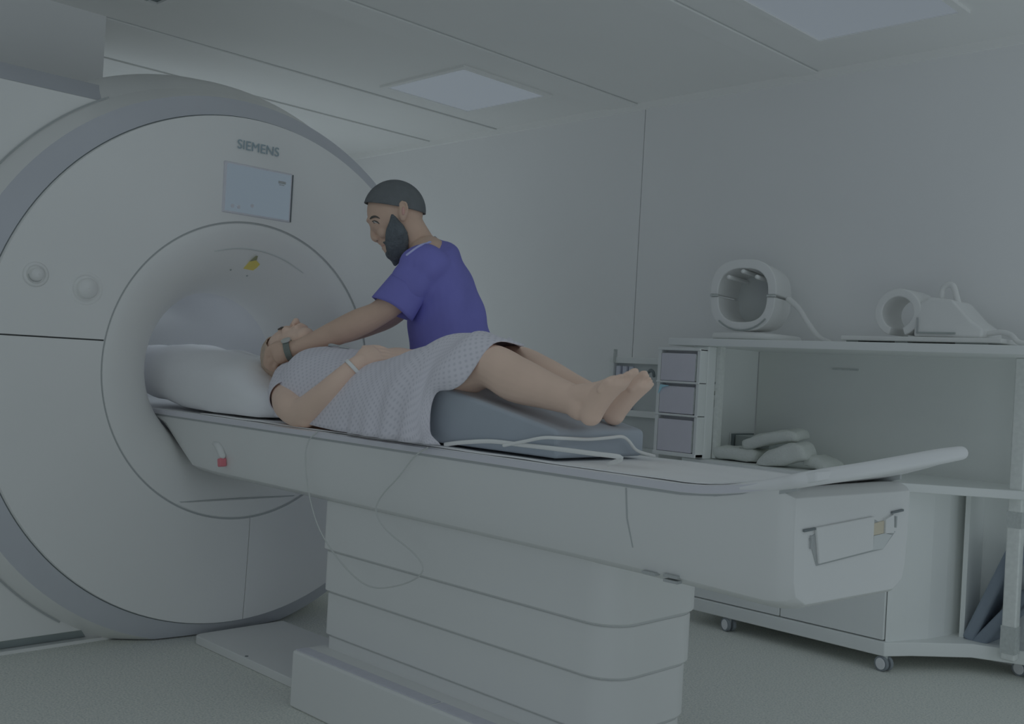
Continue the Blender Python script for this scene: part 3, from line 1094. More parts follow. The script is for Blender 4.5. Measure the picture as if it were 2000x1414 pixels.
# ---------------------------------------------------------------- cushions leaning in the right compartment
def cushion(p0, p1, th, y0, y1, label):
    d = (Vector((p1[0], 0, p1[1])) - Vector((p0[0], 0, p0[1])))
    L = d.length
    d.normalize()
    n = Vector((d.z, 0, -d.x))
    bm = bmesh.new()
    pr = [(0, 0), (L, 0), (L, th), (0, th)]
    loft(bm, [[(p0[0] + d.x * a + n.x * b, y, p0[1] + d.z * a + n.z * b) for a, b in pr] for y in (y0, y1)])
    o = finish('foam_cushion', bm, M_CUSHION, None, bevel=.014, segs=3)
    return put(o, label, 'cushion', 'slate cushions in the trolley')


P0, P1 = (-1.514, 4.036, 0.1129), (-1.366, 4.036, 0.4812)
cushion((P0[0], P0[2]), (P1[0], P1[2]), .046, 4.036, 4.188, 'long slate-grey cushion leaning steeply in the trolley\'s right compartment')
P0, P1 = (-1.484, 4.036, 0.1001), (-1.307, 4.036, 0.3363)
cushion((P0[0], P0[2]), (P1[0], P1[2]), .048, 4.036, 4.185, 'lower slate-grey cushion lying slanted under the longer one in the trolley')

# ---------------------------------------------------------------- two receive coils on the top shelf
TS = 1.217
c1 = thing('head_coil', (-2.42, 3.95, TS), 'white helmet-shaped head coil on the trolley\'s top shelf, left', 'head coil')
bm = bmesh.new()
superell(bm, (-2.42, 3.95, TS + .018), (.16, .17, .018), .4, .5)
finish('coil_base', bm, M_COIL, c1, smooth=True)
cc = Vector((-2.455, 3.95, TS + .195))
rot = Matrix.Rotation(math.radians(12), 3, 'Z')
# shell: squarish tunnel with an open front, upper and lower halves
def shell(name, a0, a1, r0, r1, d0, d1, m_, n=20, sq=.75):
    bm = bmesh.new()
    rings = []
    for i in range(n + 1):
        a = math.radians(a0 + (a1 - a0) * i / n)
        ca, sa = math.copysign(abs(math.cos(a)) ** sq, math.cos(a)), math.copysign(abs(math.sin(a)) ** sq, math.sin(a))
        rings.append([rot @ Vector((r * ca, d, r * 1.06 * sa)) + cc for r, d in ((r0, d0), (r1, d0), (r1 * .93, d1), (r0 * .93, d1))])
    loft(bm, rings)
    return finish(name, bm, m_, c1, bevel=.006)


shell('upper_shell', 0.6, 179.4, .112, .150, -.12, .12, M_COIL)
shell('lower_shell', 180.6, 359.4, .108, .146, -.12, .13, M_COIL)
bm = bmesh.new()
superell(bm, cc + rot @ Vector((0, .118, 0)), (.128, .01, .135), .6, .8, rot)
finish('rear_plate', bm, M_COILD, c1, smooth=True)
bm = bmesh.new()
tube(bm, [cc + rot @ Vector((.145 * math.cos(a), -.125, .150 * math.sin(a))) for a in [math.radians(q) for q in range(228, 322, 10)]], .0035, 6, 2)
finish('coil_gap', bm, M_BOXGREY, c1, smooth=True)
for s in (-1, 1):
    bm = bmesh.new()
    obox(bm, cc + rot @ Vector((s * .128, -.118, .0)), (.018, .008, .004), rot)
    finish('latch', bm, M_BAND, c1)
for a in (50, 90, 130):
    bm = bmesh.new()
    q = math.radians(a)
    tube(bm, [cc + rot @ Vector((.098 * math.cos(q), d, .104 * math.sin(q))) for d in (-.125, 0, .11)], .010, 8, 3)
    finish('coil_rung', bm, M_COIL, c1, smooth=True)
bm = bmesh.new()
tube(bm, [(-2.29, 3.98, TS + .19), (-2.24, 3.98, TS + .15), (-2.19, 3.97, TS + .09), (-2.14, 3.98, TS + .03), (-2.10, 4.0, TS + .01)], [.014, .012, .012, .011, .010], 8, 5)
finish('coil_lead', bm, M_COIL, c1, smooth=True)

c2 = thing('foot_coil', (-1.66, 3.93, TS), 'white low coil with a ring and block on a flat tray, top shelf right', 'coil')
bm = bmesh.new()
box(bm, (-1.965, 3.83, TS + .012), (-1.35, 4.13, TS + .030))
finish('coil_tray', bm, M_COIL, c2, bevel=.004)
for x0, x1 in ((-1.95, -1.90), (-1.75, -1.70), (-1.52, -1.40)):
    bm = bmesh.new()
    box(bm, (x0, 3.85, TS), (x1, 4.11, TS + .012))
    finish('tray_foot', bm, M_BOXGREY, c2)
bm = bmesh.new()
q0 = Vector((-1.755, 3.96, TS + .125))
n = 22
rings = []
for i in range(n + 1):
    a = math.radians(-70 + 320 * i / n)
    rings.append([q0 + Vector((r * math.cos(a), d, r * math.sin(a))) for r, d in ((.062, -.09), (.094, -.09), (.094, .09), (.062, .09))])
loft(bm, rings)
finish('coil_ring', bm, M_COIL, c2, bevel=.006)
bm = bmesh.new()
loft(bm, [[(x, 3.86, TS + .031), (x, 4.08, TS + .031), (x, 4.06, z), (x, 3.875, z)] for x, z in ((-1.685, TS + .155), (-1.64, TS + .185), (-1.55, TS + .175), (-1.48, TS + .10), (-1.43, TS + .065))])
finish('coil_block', bm, M_COIL, c2, bevel=.012, segs=3)
bm = bmesh.new()
box(bm, (-1.665, 3.852, TS + .044), (-1.525, 3.862, TS + .050))
finish('block_gap', bm, M_BOXGREY, c2)
bm = bmesh.new()
box(bm, (-1.672, 3.854, TS + .044), (-1.667, 3.862, TS + .105))
finish('block_gap', bm, M_LINE, c2)
bm = bmesh.new()
tube(bm, [(-1.62, 3.95, TS + .175), (-1.615, 3.95, TS + .225), (-1.58, 3.95, TS + .235), (-1.555, 3.95, TS + .165)], .012, 8, 5)
finish('coil_handle', bm, M_COIL, c2, smooth=True)
bm = bmesh.new()
tube(bm, [(-1.43, 3.92, TS + .05), (-1.38, 3.91, TS + .056), (-1.34, 3.90, TS + .045), (-1.31, 3.89, TS + .020), (-1.25, 3.90, TS + .011)], .010, 8, 5)
finish('coil_lead', bm, M_COIL, c2, smooth=True)

# ================================================================ people
M_SKIN_M = mat('skin_brown', (99, 90, 83), 0.55, 0.3, 0.04, 14)
M_SKIN_P = mat('skin_pale', (109, 101, 95), 0.55, 0.3, 0.03, 12)
M_CAP = mat('cap_black', (50, 56, 60), 0.85, 0.1, 0.05, 40, 0.2, 300)
M_BEARD = mat('beard_black', (46, 53, 58), 0.9, 0.1, 0.14, 60, 0.5, 160)
M_SCRUB = mat('scrub_blue', (57, 61, 104), 0.8, 0.15, 0.05, 7)
M_SCRUBT = mat('scrub_trim', (88, 96, 126), 0.8, 0.15, 0.04)
M_EYEW = mat('eye_white', (100, 105, 108), 0.3, 0.4, 0.01)
M_IRIS = mat('eye_iris', (50, 50, 50), 0.3, 0.4, 0.01)
M_LIP = mat('lip', (100, 84, 82), 0.5, 0.3, 0.02)
M_BROW = mat('eyebrow', (44, 46, 46), 0.9, 0.1, 0.05)
M_WATCH = mat('watch_strap', (54, 62, 62), 0.5, 0.3, 0.03)
M_DIAL = mat('watch_dial', (92, 100, 102), 0.3, 0.5, 0.03, metallic=0.3)
M_HAIR_P = mat('hair_brown', (92, 88, 82), 0.8, 0.2, 0.1, 40)

# --- the standing man: head frame F forward, U up, L his left (he faces the patient's head across the table)
F = Vector((-0.7086, -0.7034, -0.0555))
U = Vector((-0.0346, -0.0439, 0.9985))
L = Vector((0.705, -0.7093, -0.0068))
man = thing('person', (-2.66, 2.44, 0.0), 'standing bearded man in blue scrubs and black cap leaning over the patient', 'person')
HR = Matrix((F, L, U)).transposed()   # local x forward, y left, z up


def at(base, w):
    return Vector(base) + L * w


HC = Vector((-2.832, 2.228, 1.553))


def h(px, py, w=0.0):
    """head-local: px, py in 1.786 mm steps in the profile plane, w metres to his left"""
    return HC + F * ((770 - px) * .001786) + U * ((420 - py) * .001786) + L * w


K = .001786
bm = bmesh.new()
ell(bm, h(772, 413), (55 * K, 42 * K, 54 * K), HR, 28, 18)            # cranium
ell(bm, h(757, 430), (37 * K, 36 * K, 36 * K), HR)                    # brow and cheeks
ell(bm, h(781, 462), (34 * K, 33 * K, 34 * K), HR)                    # jaw
ell(bm, h(762, 486), (13 * K, 20 * K, 13 * K), HR)                    # chin
ell(bm, h(757, 473), (14 * K, 17 * K, 12 * K), HR)                    # mouth block
tube(bm, [h(727, 429, -.036), h(721, 431, -.014), h(721, 431, .014), h(727, 429, .036)], [.006, .008, .008, .006], 10, 4)   # brow
tube(bm, [h(728, 437), h(728, 449), h(731.5, 464), h(741, 470)], [.0065, .0085, .0125, .009], 12, 5)   # nose
for s in (-1, 1):
    ell(bm, h(738, 467, s * .012), (.010, .0085, .008), HR, 12, 8)    # nostril wings
    ell(bm, h(752, 456, s * .034), (.022, .020, .022), HR, 14, 10)    # cheeks
    ell(bm, h(792, 420, s * .074), (.017, .013, .034), Matrix.Rotation(s * math.radians(14), 3, U) @ HR, 16, 12)   # ears
    tube(bm, [h(784, 408, s * .078), h(790, 401, s * .084), h(799, 405, s * .087), h(801, 420, s * .084), h(793, 436, s * .077)], .0042, 8, 4)
tube(bm, [h(750, 475, -.019), h(742.5, 475.5, 0), h(750, 475, .019)], .0058, 10, 4)   # lips
tube(bm, [h(753, 485, -.015), h(748.5, 485, 0), h(753, 485, .015)], .0062, 10, 4)
tube(bm, [h(792, 432), h(808, 458), h(826, 488), h(838, 515)], [(.060, .056), (.058, .054), (.062, .056), (.08, .07)], 20, 5, L)     # neck
# trunk, kept inside the clothes
tube(bm, [h(838, 500), h(848, 530), h(862, 580), h(872, 640), h(880, 700), h(888, 760)], [(.15, .07), (.165, .085), (.15, .095), (.14, .095), (.155, .105), (.15, .10)], 24, 5, L)
for s in (-1, 1):   # legs
    tube(bm, [h(884, 745, s * .09), Vector((-2.66, 2.44, .55)) + L * s * .10 + F * .01, Vector((-2.64, 2.52, .10)) + L * s * .11], [.085, .058, .042], 16, 6)
    tube(bm, [Vector((-2.63, 2.53, .055)) + L * s * .11, Vector((-2.63, 2.53, .045)) + L * s * .115 + F * .19], [.04, .032], 12, 4)
# arms: his left is nearest the camera
la = [(-2.644, 2.205, 1.352), (-2.694, 2.156, 1.259), (-2.745, 2.12, 1.203), (-2.806, 2.081, 1.166), (-2.871, 2.036, 1.127), (-2.932, 1.988, 1.092), (-2.976, 1.951, 1.068)]
tube(bm, la, [.052, .047, .042, (.047, .047), (.043, .044), (.033, .034), (.026, .031)], 18, 6)
ra = [(-2.861, 2.433, 1.398), (-2.917, 2.386, 1.282), (-2.957, 2.34, 1.211), (-2.988, 2.273, 1.176), (-3.03, 2.204, 1.141), (-3.072, 2.121, 1.106), (-3.091, 2.088, 1.096)]
tube(bm, ra, [.050, .045, .040, .042, .038, .030, .027], 18, 6)
# left hand: back of the hand seen, fingers bent down round the patient's head rest
w0, w1 = Vector((-2.976, 1.951, 1.068)), Vector((-3.023, 1.913, 1.049))
tube(bm, [w0, Vector((-3.001, 1.929, 1.059)), w1], [(.026, .028), (.024, .036), (.021, .038)], 16, 5, L)
FG = [((-3.024, 1.901, 1.073), (-3.047, 1.89, 1.058), (-3.058, 1.893, 1.033), (-3.058, 1.904, 1.014)),
      ((-3.039, 1.903, 1.052), (-3.06, 1.894, 1.035), (-3.069, 1.899, 1.01), (-3.067, 1.913, 0.9951)),
      ((-3.038, 1.912, 1.035), (-3.057, 1.905, 1.016), (-3.063, 1.914, 0.9971), (-3.059, 1.928, 0.9890)),
      ((-3.029, 1.925, 1.025), (-3.043, 1.919, 1.007), (-3.046, 1.928, 0.9948), (-3.041, 1.941, 0.9902))]
for fg, r0 in zip(FG, (.0098, .0100, .0095, .0085)):
    tube(bm, [w1.lerp(Vector(fg[0]), .35)] + list(fg), [r0 * 1.15, r0 * 1.1, r0, r0 * .92, r0 * .8], 10, 4)
tube(bm, [Vector((-3.015, 1.945, 1.072)), Vector((-3.044, 1.929, 1.081)), Vector((-3.066, 1.921, 1.073)), Vector((-3.079, 1.916, 1.058))], [.014, .0125, .0105, .009], 10, 4)
# right hand on the far side of the patient's head
q0 = Vector((-3.091, 2.088, 1.096))
tube(bm, [q0, Vector((-3.108, 2.064, 1.094)), Vector((-3.123, 2.042, 1.093))], [(.026, .022), (.036, .020), (.036, .018)], 14, 4, L)
for k in range(4):
    o_ = L * (-.030 + .020 * k)
    b0 = Vector((-3.121, 2.044, 1.093)) + o_
    tube(bm, [b0, b0 + F * .034 + U * .004, b0 + F * .062 - U * .010, b0 + F * .078 - U * .030], [.0098, .0092, .0085, .0075], 10, 4)
tube(bm, [Vector((-3.085, 2.058, 1.102)), Vector((-3.087, 2.028, 1.107)), Vector((-3.098, 2.01, 1.099))], [.013, .011, .009], 10, 4)
mbody = remesh('body', bm, .0038, M_SKIN_M, man, 3)

# face details, set on the skin where the head's side or front carries them
bpy.context.view_layer.update()


def on_skin(px, py, side, lift=0.0, front=False):
    """point on the head at (px, py) of the profile plane, reached from the left/right side or from the front"""
    org = ORG[man]
    if front:
        o0, d0 = h(px - 120, py, side), -F
    else:
        o0, d0 = h(px, py, side * .25), -L * side
    ok, loc, nrm, _ = mbody.ray_cast(o0 - org, d0)
    return (loc + nrm * lift + org) if ok else h(px, py, side * .03)


for s in (-1, 1):
    bm = bmesh.new()
    tube(bm, [on_skin(733, 437.5, s), on_skin(737, 437, s, .0005), on_skin(742, 439.5, s)], [.002, .0035, .002], 10, 4)
    ey = finish('eye', bm, M_EYEW, man, smooth=True)
    bm = bmesh.new()
    ell(bm, on_skin(735, 438, s, .0012), (.0032, .0032, .0032), None, 10, 8)
    finish('iris', bm, M_IRIS, ey, smooth=True)
    bm = bmesh.new()
    tube(bm, [on_skin(731, 435.5, s, .0006), on_skin(736, 435.5, s, .0012), on_skin(741, 437.5, s, .0012), on_skin(745, 441, s, .0004)], [.0016, .0026, .0026, .0014], 8, 4)
    finish('eyelid', bm, M_BROW, ey, smooth=True)
    bm = bmesh.new()
    tube(bm, [on_skin(746, 431, s), on_skin(739, 427.5, s, .001), on_skin(732, 427.5, s, .001), on_skin(727, 430, s, .0005)], [.0015, .0034, .0042, .0025], 8, 4)
    finish('eyebrow', bm, M_BROW, man, smooth=True)
    bm = bmesh.new()
    ell(bm, on_skin(793, 419, s, -.001), (.006, .004, .015), HR, 10, 8)
    finish('inner_ear', bm, M_LIP, man, smooth=True)
    bm = bmesh.new()
    ell(bm, on_skin(738, 471, s, -.0005), (.003, .002, .002), HR, 8, 6)
    finish('nostril', bm, M_BROW, man, smooth=True)
bm = bmesh.new()
tube(bm, [on_skin(757, 479, -1), on_skin(751, 480, -1), h(745.5, 480, 0), on_skin(751, 480, 1), on_skin(757, 479, 1)], [.0018, .0024, .0028, .0024, .0018], 8, 4)
finish('mouth', bm, M_LIP, man, smooth=True)

# beard
bm = bmesh.new()
for s in (-1, 1):
    tube(bm, [h(771, 424, s * .066), h(774, 436, s * .067), h(777, 452, s * .064), h(779, 468, s * .060), h(778, 486, s * .045), h(774, 500, s * .022)], [(.008, .007), (.010, .017), (.014, .034), (.016, .041), (.020, .040), (.018, .026)], 16, 5, L)
    tube(bm, [h(744, 473.5, s * .006), h(749, 473.5, s * .018), h(757, 478, s * .032), h(764, 488, s * .036)], [.003, .0045, .007, .014], 10, 4)
ell(bm, h(777, 485), (24 * K, 28 * K, 27 * K), HR)
ell(bm, h(764, 495), (11 * K, 20 * K, 12 * K), HR)
tube(bm, [h(774, 494), h(773, 508), h(772, 515)], [(.034, .036), (.022, .020), (.010, .009)], 14, 4, L)
for v in bm.verts:
    v.co += Vector((random.uniform(-1, 1), random.uniform(-1, 1), random.uniform(-1, 1))) * .0012
remesh('beard', bm, .004, M_BEARD, man, 2)

# knitted cap: a dome cut by a tilted plane
bm = bmesh.new()
ell(bm, h(771, 412), (59 * K, 45 * K, 58.5 * K), HR, 48, 32)
pn = (h(713, 401.5) - h(829, 422))
pn = pn.cross(L).normalized()
if pn.dot(U) > 0:
    pn = -pn
bmesh.ops.bisect_plane(bm, geom=bm.verts[:] + bm.edges[:] + bm.faces[:], plane_co=h(771, 407.5), plane_no=pn, clear_outer=True)
cp = finish('cap', bm, M_CAP, man, smooth=True)
solid(cp, .004, 1.0)

# scrub top
bm = bmesh.new()
tube(bm, [h(828, 483), h(837, 492), h(846, 505), h(853, 522), h(866, 575), h(877, 645), h(886, 705), h(892, 760)],
     [(.078, .058), (.094, .066), (.138, .084), (.175, .098), (.178, .118), (.178, .142), (.19, .152), (.19, .155)], 32, 6, L, ends=False)
tube(bm, [h(846, 483, -.075), h(849, 478, 0), h(846, 483, .075)], .016, 12, 4)
for s in (-1, 1):
    sh_ = Vector((-2.646, 2.224, 1.368)) if s > 0 else Vector((-2.845, 2.428, 1.406))
    m1 = Vector((-2.662, 2.187, 1.316)) if s > 0 else Vector((-2.894, 2.401, 1.324))
    m2 = Vector((-2.678, 2.172, 1.278)) if s > 0 else Vector((-2.944, 2.352, 1.242))
    tube(bm, [sh_, m1, m2], [(.062, .070), (.062, .072), (.056, .066)] if s > 0 else [(.062, .070), (.064, .076), (.060, .077)], 24, 6, L, ends=False)
    ell(bm, sh_, (.090, .076, .076), HR)
    tube(bm, [h(842, 502, s * .06), h(840, 506, s * .10), sh_], [.036, .048, .066], 16, 4)
st_ = remesh('scrub_top', bm, .0065, None, man, 4)
# soft cloth folds along the sleeve and the side
me = st_.data
for v in me.vertices:
    w = v.co + ORG[man]
    d = w - HC
    a, c_ = d.dot(F), d.dot(U)
    f = .0065 * math.sin(a * 40 + c_ * 26 + d.dot(L) * 18) * math.sin(c_ * 15 - a * 11 + .6)
    v.co += v.normal * f
me.materials.append(M_SCRUB)
# open sleeve end and light collar trim
bm = bmesh.new()
c0, c1_ = Vector((-2.669, 2.181, 1.302)), Vector((-2.707, 2.143, 1.217))
ax = (c1_ - c0).normalized()
mj = (Vector((-2.662, 2.189, 1.181)) - Vector((-2.755, 2.096, 1.251)))
mj = (mj - L * mj.dot(L)).normalized()
rings = []
for i in range(8):
    t = i / 7
    c = c0.lerp(c1_, t)
    ra_, rb_ = .070 + .009 * t, .058 + .006 * t
    rings.append([c + mj * math.cos(q) * ra_ + (L * rb_ - ax * .012 * t) * math.sin(q) + ax * (.003 * math.sin(3 * q) * t) for q in [2 * PI * k / 36 for k in range(36)]])
loft(bm, rings, cap=False)
sv_ = finish('sleeve', bm, M_SCRUB, man, smooth=True)
solid(sv_, .003, -1.0)
bpy.context.view_layer.update()


def on_scrub(px, py, s):
    org = ORG[man]
    ok, loc, nrm, _ = st_.ray_cast(h(px, py, s * .4) - org, -L * s)
    return (loc + nrm * .0015 + org) if ok else None


tp = [on_scrub(px, py, 1) for px, py in ((806, 509), (814, 503), (823, 496), (832, 490), (840, 485), (847, 481))]
tq = [on_scrub(px, py, -1) for px, py in ((847, 481), (840, 485), (832, 490), (823, 496))]
tp = [q for q in tp + tq if q is not None]
bm = bmesh.new()
tube(bm, tp, .0042, 8, 4)
finish('collar_trim', bm, M_SCRUBT, man, smooth=True)
bm = bmesh.new()
for s in (-1, 1):
    tube(bm, [h(888, 730, s * .085), Vector((-2.665, 2.435, .55)) + L * s * .10 + F * .01, Vector((-2.64, 2.52, .07)) + L * s * .11], [(.105, .13), .085, .075], 18, 6, L, ends=False)
remesh('trousers', bm, .010, M_SCRUB, man, 5)
for s in (-1, 1):
    bm = bmesh.new()
    tube(bm, [Vector((-2.64, 2.52, .045)) + L * s * .11 - F * .03, Vector((-2.63, 2.47, .042)) + L * s * .115 + F * .12, Vector((-2.63, 2.47, .036)) + L * s * .118 + F * .21], [(.045, .043), (.046, .038), (.036, .030)], 16, 5, L)
    finish('shoe', bm, M_DARK, man, smooth=True)

# wristwatch
wc = Vector((-2.99, 1.938, 1.062))
ax = (Vector((-2.976, 1.951, 1.068)) - Vector((-3.023, 1.913, 1.049))).normalized()
s1 = (L - ax * L.dot(ax)).normalized()
s2 = ax.cross(s1)
bm = bmesh.new()
n = 32
rings = []
for i in range(n):
    q = 2 * PI * i / n
    o_ = s1 * math.cos(q) * .0285 + s2 * math.sin(q) * .0335
    nn = o_.normalized()
    rings.append([wc + o_ + ax * d + nn * k for d, k in ((-.0105, 0), (.0105, 0), (.0105, .0042), (-.0105, .0042))])
rings.append(rings[0])
loft(bm, rings, cap=False)
bmesh.ops.remove_doubles(bm, verts=bm.verts, dist=1e-5)
wt = finish('wristwatch', bm, M_WATCH, man)
up_ = s2 if s2.dot(U) > 0 else -s2
up_ = (up_ * .9 + s1 * .35).normalized()
bm = bmesh.new()
n = 20
e1 = ax
e2 = up_.cross(ax)
dc = wc + up_ * .034
loft(bm, [[dc + (e1 * math.cos(2 * PI * j / n) + e2 * math.sin(2 * PI * j / n)) * r + up_ * z for j in range(n)] for r, z in ((.017, 0), (.017, .006), (.014, .008))])
finish('watch_case', bm, M_DIAL, wt)

# --------------------------------------------------------------- the patient, lying face up, head in the bore
pat = thing('person', (-2.4, 2.0, .82), 'patient lying face up on the table in a pale patterned gown, bare legs', 'person')
bm = bmesh.new()
PH = Vector((-3.065, 2.0, 1.062))
# head: x = from chin to crown (towards -x), z = face direction
PF = Vector((-0.17, 0, .985)).normalized()     # direction the face looks
PU = Vector((-.985, 0, -.17)).normalized()     # direction of the crown
PR = Matrix((PF, PF.cross(PU) * -1, PU)).transposed()


def ph(f, s, u):
    return PH + PF * f + Vector((0, 1, 0)) * s + PU * u


ell(bm, ph(-.008, 0, .030), (.090, .074, .092), PR, 24, 16)
ell(bm, ph(.020, 0, -.025), (.060, .062, .075), PR, 20, 14)
ell(bm, ph(.030, 0, -.080), (.040, .040, .030), PR, 16, 10)
tube(bm, [ph(.075, 0, .012), ph(.092, 0, -.010), ph(.100, 0, -.027)], [.008, .010, .012], 10, 4)
tube(bm, [ph(.076, -.035, .024), ph(.086, 0, .022), ph(.076, .035, .024)], .007, 8, 4)
for s in (-1, 1):
    ell(bm, ph(.090, s * .012, -.028), (.008, .008, .008), None, 10, 8)
    ell(bm, ph(.062, s * .036, -.020), (.018, .018, .018), None, 12, 8)
    ell(bm, ph(-.012, s * .074, .002), (.018, .008, .030), PR, 14, 10)
tube(bm, [ph(.073, -.022, -.057), ph(.083, 0, -.056), ph(.073, .022, -.057)], .007, 8, 4)
tube(bm, [PH + Vector((.06, 0, -.02)), PH + Vector((.14, 0, -.065)), PH + Vector((.20, 0, -.10))], [.058, .056, .07], 18, 5)
# trunk (inside the gown)
tube(bm, [(-2.90, 2.0, .935), (-2.80, 2.0, .935), (-2.62, 2.0, .93), (-2.46, 2.0, .925), (-2.36, 2.0, .92)], [(.15, .085), (.17, .105), (.155, .10), (.165, .09), (.15, .085)], 24, 5, (0, 1, 0))
# near arm: shoulder, elbow resting on the table edge, hand on the belly
na = [(-2.86, 1.855, .915), (-2.76, 1.80, .885), (-2.684, 1.8, 0.8713), (-2.59, 1.8, 0.9195), (-2.537, 1.81, 0.9628), (-2.506, 1.84, 1.011), (-2.498, 1.87, 1.037)]
tube(bm, na, [.052, .048, .047, .042, .036, .028, .025], 18, 6)
ell(bm, Vector((-2.666, 1.8, 0.8583)), (.040, .036, .034), None, 14, 10)
hb = Vector((-2.498, 1.87, 1.037))
hk = Vector((-2.501, 1.925, 1.062))
tube(bm, [hb, hb.lerp(hk, .5) + Vector((0, 0, .004)), hk], [(.026, .021), (.036, .019), (.038, .016)], 16, 5, (.55, .1, -.5))
for k in range(4):
    o_ = Vector((.040, .006, -.026)) * (k / 3 * 1.5 - .75)
    b0 = hk + o_ * .85
    tube(bm, [b0 - Vector((0, .02, 0)), b0 + Vector((.004, .026, .004)), b0 + Vector((.016, .052, -.002)), b0 + Vector((.030, .066, -.014))], [.0098, .0092, .0085, .0072], 10, 4)
tube(bm, [hb + Vector((-.014, .015, .012)), hk + Vector((-.048, -.004, .012)), hk + Vector((-.045, .028, .010))], [.013, .011, .009], 10, 4)
# far arm
fa = [(-2.86, 2.15, .92), (-2.74, 2.215, .90), (-2.60, 2.215, .95), (-2.52, 2.13, 1.045), (-2.50, 2.085, 1.062)]
tube(bm, fa, [.050, .046, .042, .030, .026], 16, 6)
tube(bm, [(-2.50, 2.085, 1.062), (-2.50, 2.03, 1.068), (-2.505, 1.99, 1.066)], [(.026, .020), (.036, .018), (.034, .015)], 14, 4, (1, 0, -.3))
for k in range(4):
    b0 = Vector((-2.535 + .02 * k, 1.99, 1.066 - .003 * k))
    tube(bm, [b0, b0 + Vector((-.004, -.03, -.004)), b0 + Vector((-.006, -.055, -.016))], [.009, .0085, .0075], 8, 4)
# legs
for hip, knee, calf, ankle, heel, ball, tip, sgn in (
        ((-2.38, 1.905, .915), (-1.98, 1.885, 1.044), (-1.851, 1.885, 1.013), (-1.663, 1.89, 0.9727), (-1.595, 1.89, 0.9387), (-1.519, 1.885, 1.016), (-1.505, 1.885, 1.034), -1),
        ((-2.38, 2.095, .915), (-2.07, 2.08, 1.047), (-1.948, 2.08, 1.02), (-1.755, 2.08, 0.9719), (-1.678, 2.08, 0.9341), (-1.596, 2.085, 1.013), (-1.581, 2.085, 1.032), 1)):
    hip, knee, calf, ankle, heel, ball, tip = [Vector(q) for q in (hip, knee, calf, ankle, heel, ball, tip)]
    tube(bm, [hip, hip.lerp(knee, .5) + Vector((0, 0, -.008)), knee, calf, calf.lerp(ankle, .55), ankle, ankle.lerp(heel, .4)], [.085, .075, (.056, .060), (.057, .060), .047, .038, .036], 20, 6, (0, 1, 0))
    ell(bm, heel + Vector((-.006, 0, .008)), (.032, .029, .034), None, 16, 12)
    ax_ = (ball - heel).normalized()
    nrm_ = Vector((0, 1, 0)).cross(ax_).normalized()
    if nrm_.x > 0:
        nrm_ = -nrm_          # instep side
    tube(bm, [heel + nrm_ * .012, heel.lerp(ball, .5) + nrm_ * .016, ball + nrm_ * .008], [(.030, .032), (.034, .028), (.041, .018)], 18, 5, (0, 1, 0))
    tube(bm, [ankle + nrm_ * .002, heel.lerp(ball, .45) + nrm_ * .03, ball + nrm_ * .014], [.036, .028, .014], 14, 5)
    # toes, the great toe on the inner side
    for k in range(5):
        yk = (.034 - .0180 * k) * (-sgn)
        ln = (.040, .038, .033, .027, .020)[k]
        r_ = (.0120, .0078, .0074, .0071, .0068)[k]
        b0 = ball + Vector((0, yk, 0)) + nrm_ * .008 - ax_ * .004 * k
        tube(bm, [b0 - ax_ * .012, b0 + ax_ * ln * .55 + nrm_ * .003, b0 + ax_ * ln - nrm_ * .001], [r_, r_ * .95, r_ * .9], 10, 4)
remesh('body', bm, .0038, M_SKIN_P, pat, 3)
bm = bmesh.new()
for s in (-1, 1):
    tube(bm, [ph(.074, s * .046, .014), ph(.080, s * .032, .011), ph(.078, s * .020, .010)], [.003, .0042, .003], 8, 4)
finish('eyelids', bm, M_BROW, pat, smooth=True)
# hair: a cap of short brown hair round crown and back
bm = bmesh.new()
ell(bm, ph(-.016, 0, .042), (.094, .082, .092), PR, 32, 20)
bmesh.ops.bisect_plane(bm, geom=bm.verts[:] + bm.edges[:] + bm.faces[:], plane_co=ph(.050, 0, .075), plane_no=(PF * .75 - PU * .66).normalized(), clear_outer=True)
for v in bm.verts:
    v.co += (v.co - PH).normalized() * random.uniform(0, .004)
hr_ = finish('hair', bm, M_HAIR_P, pat, smooth=True)
solid(hr_, .004, 0.0)

# gown: a draped sheet lofted along the body
mt = bpy.data.materials.new('gown_print')
mt.use_nodes = True
nt = mt.node_tree
b = nt.nodes['Principled BSDF']
b.inputs['Roughness'].default_value = 0.85
b.inputs['Specular IOR Level'].default_value = 0.1
uvn = nt.nodes.new('ShaderNodeUVMap')
mp = nt.nodes.new('ShaderNodeMapping')
mp.inputs['Scale'].default_value = (62, 62, 1)
mp.inputs['Rotation'].default_value = (0, 0, math.radians(45))
vo = nt.nodes.new('ShaderNodeTexVoronoi')
vo.voronoi_dimensions = '2D'
vo.inputs['Scale'].default_value = 1.0
vo.inputs['Randomness'].default_value = 0.0
rp = nt.nodes.new('ShaderNodeValToRGB')
rp.color_ramp.elements[0].position = 0.10
rp.color_ramp.elements[1].position = 0.36
rp.color_ramp.elements[0].color = alb(95, 101, 110)
rp.color_ramp.elements[1].color = alb(104, 110, 119)
nt.links.new(uvn.outputs['UV'], mp.inputs['Vector'])
nt.links.new(mp.outputs['Vector'], vo.inputs['Vector'])
nt.links.new(vo.outputs['Distance'], rp.inputs['Fac'])
nt.links.new(rp.outputs['Color'], b.inputs['Base Color'])
M_GOWN = mt
M_GOWN_EDGE = mat('gown_edge', (100, 107, 116), 0.85, 0.1, 0.02)

NCOL = 9


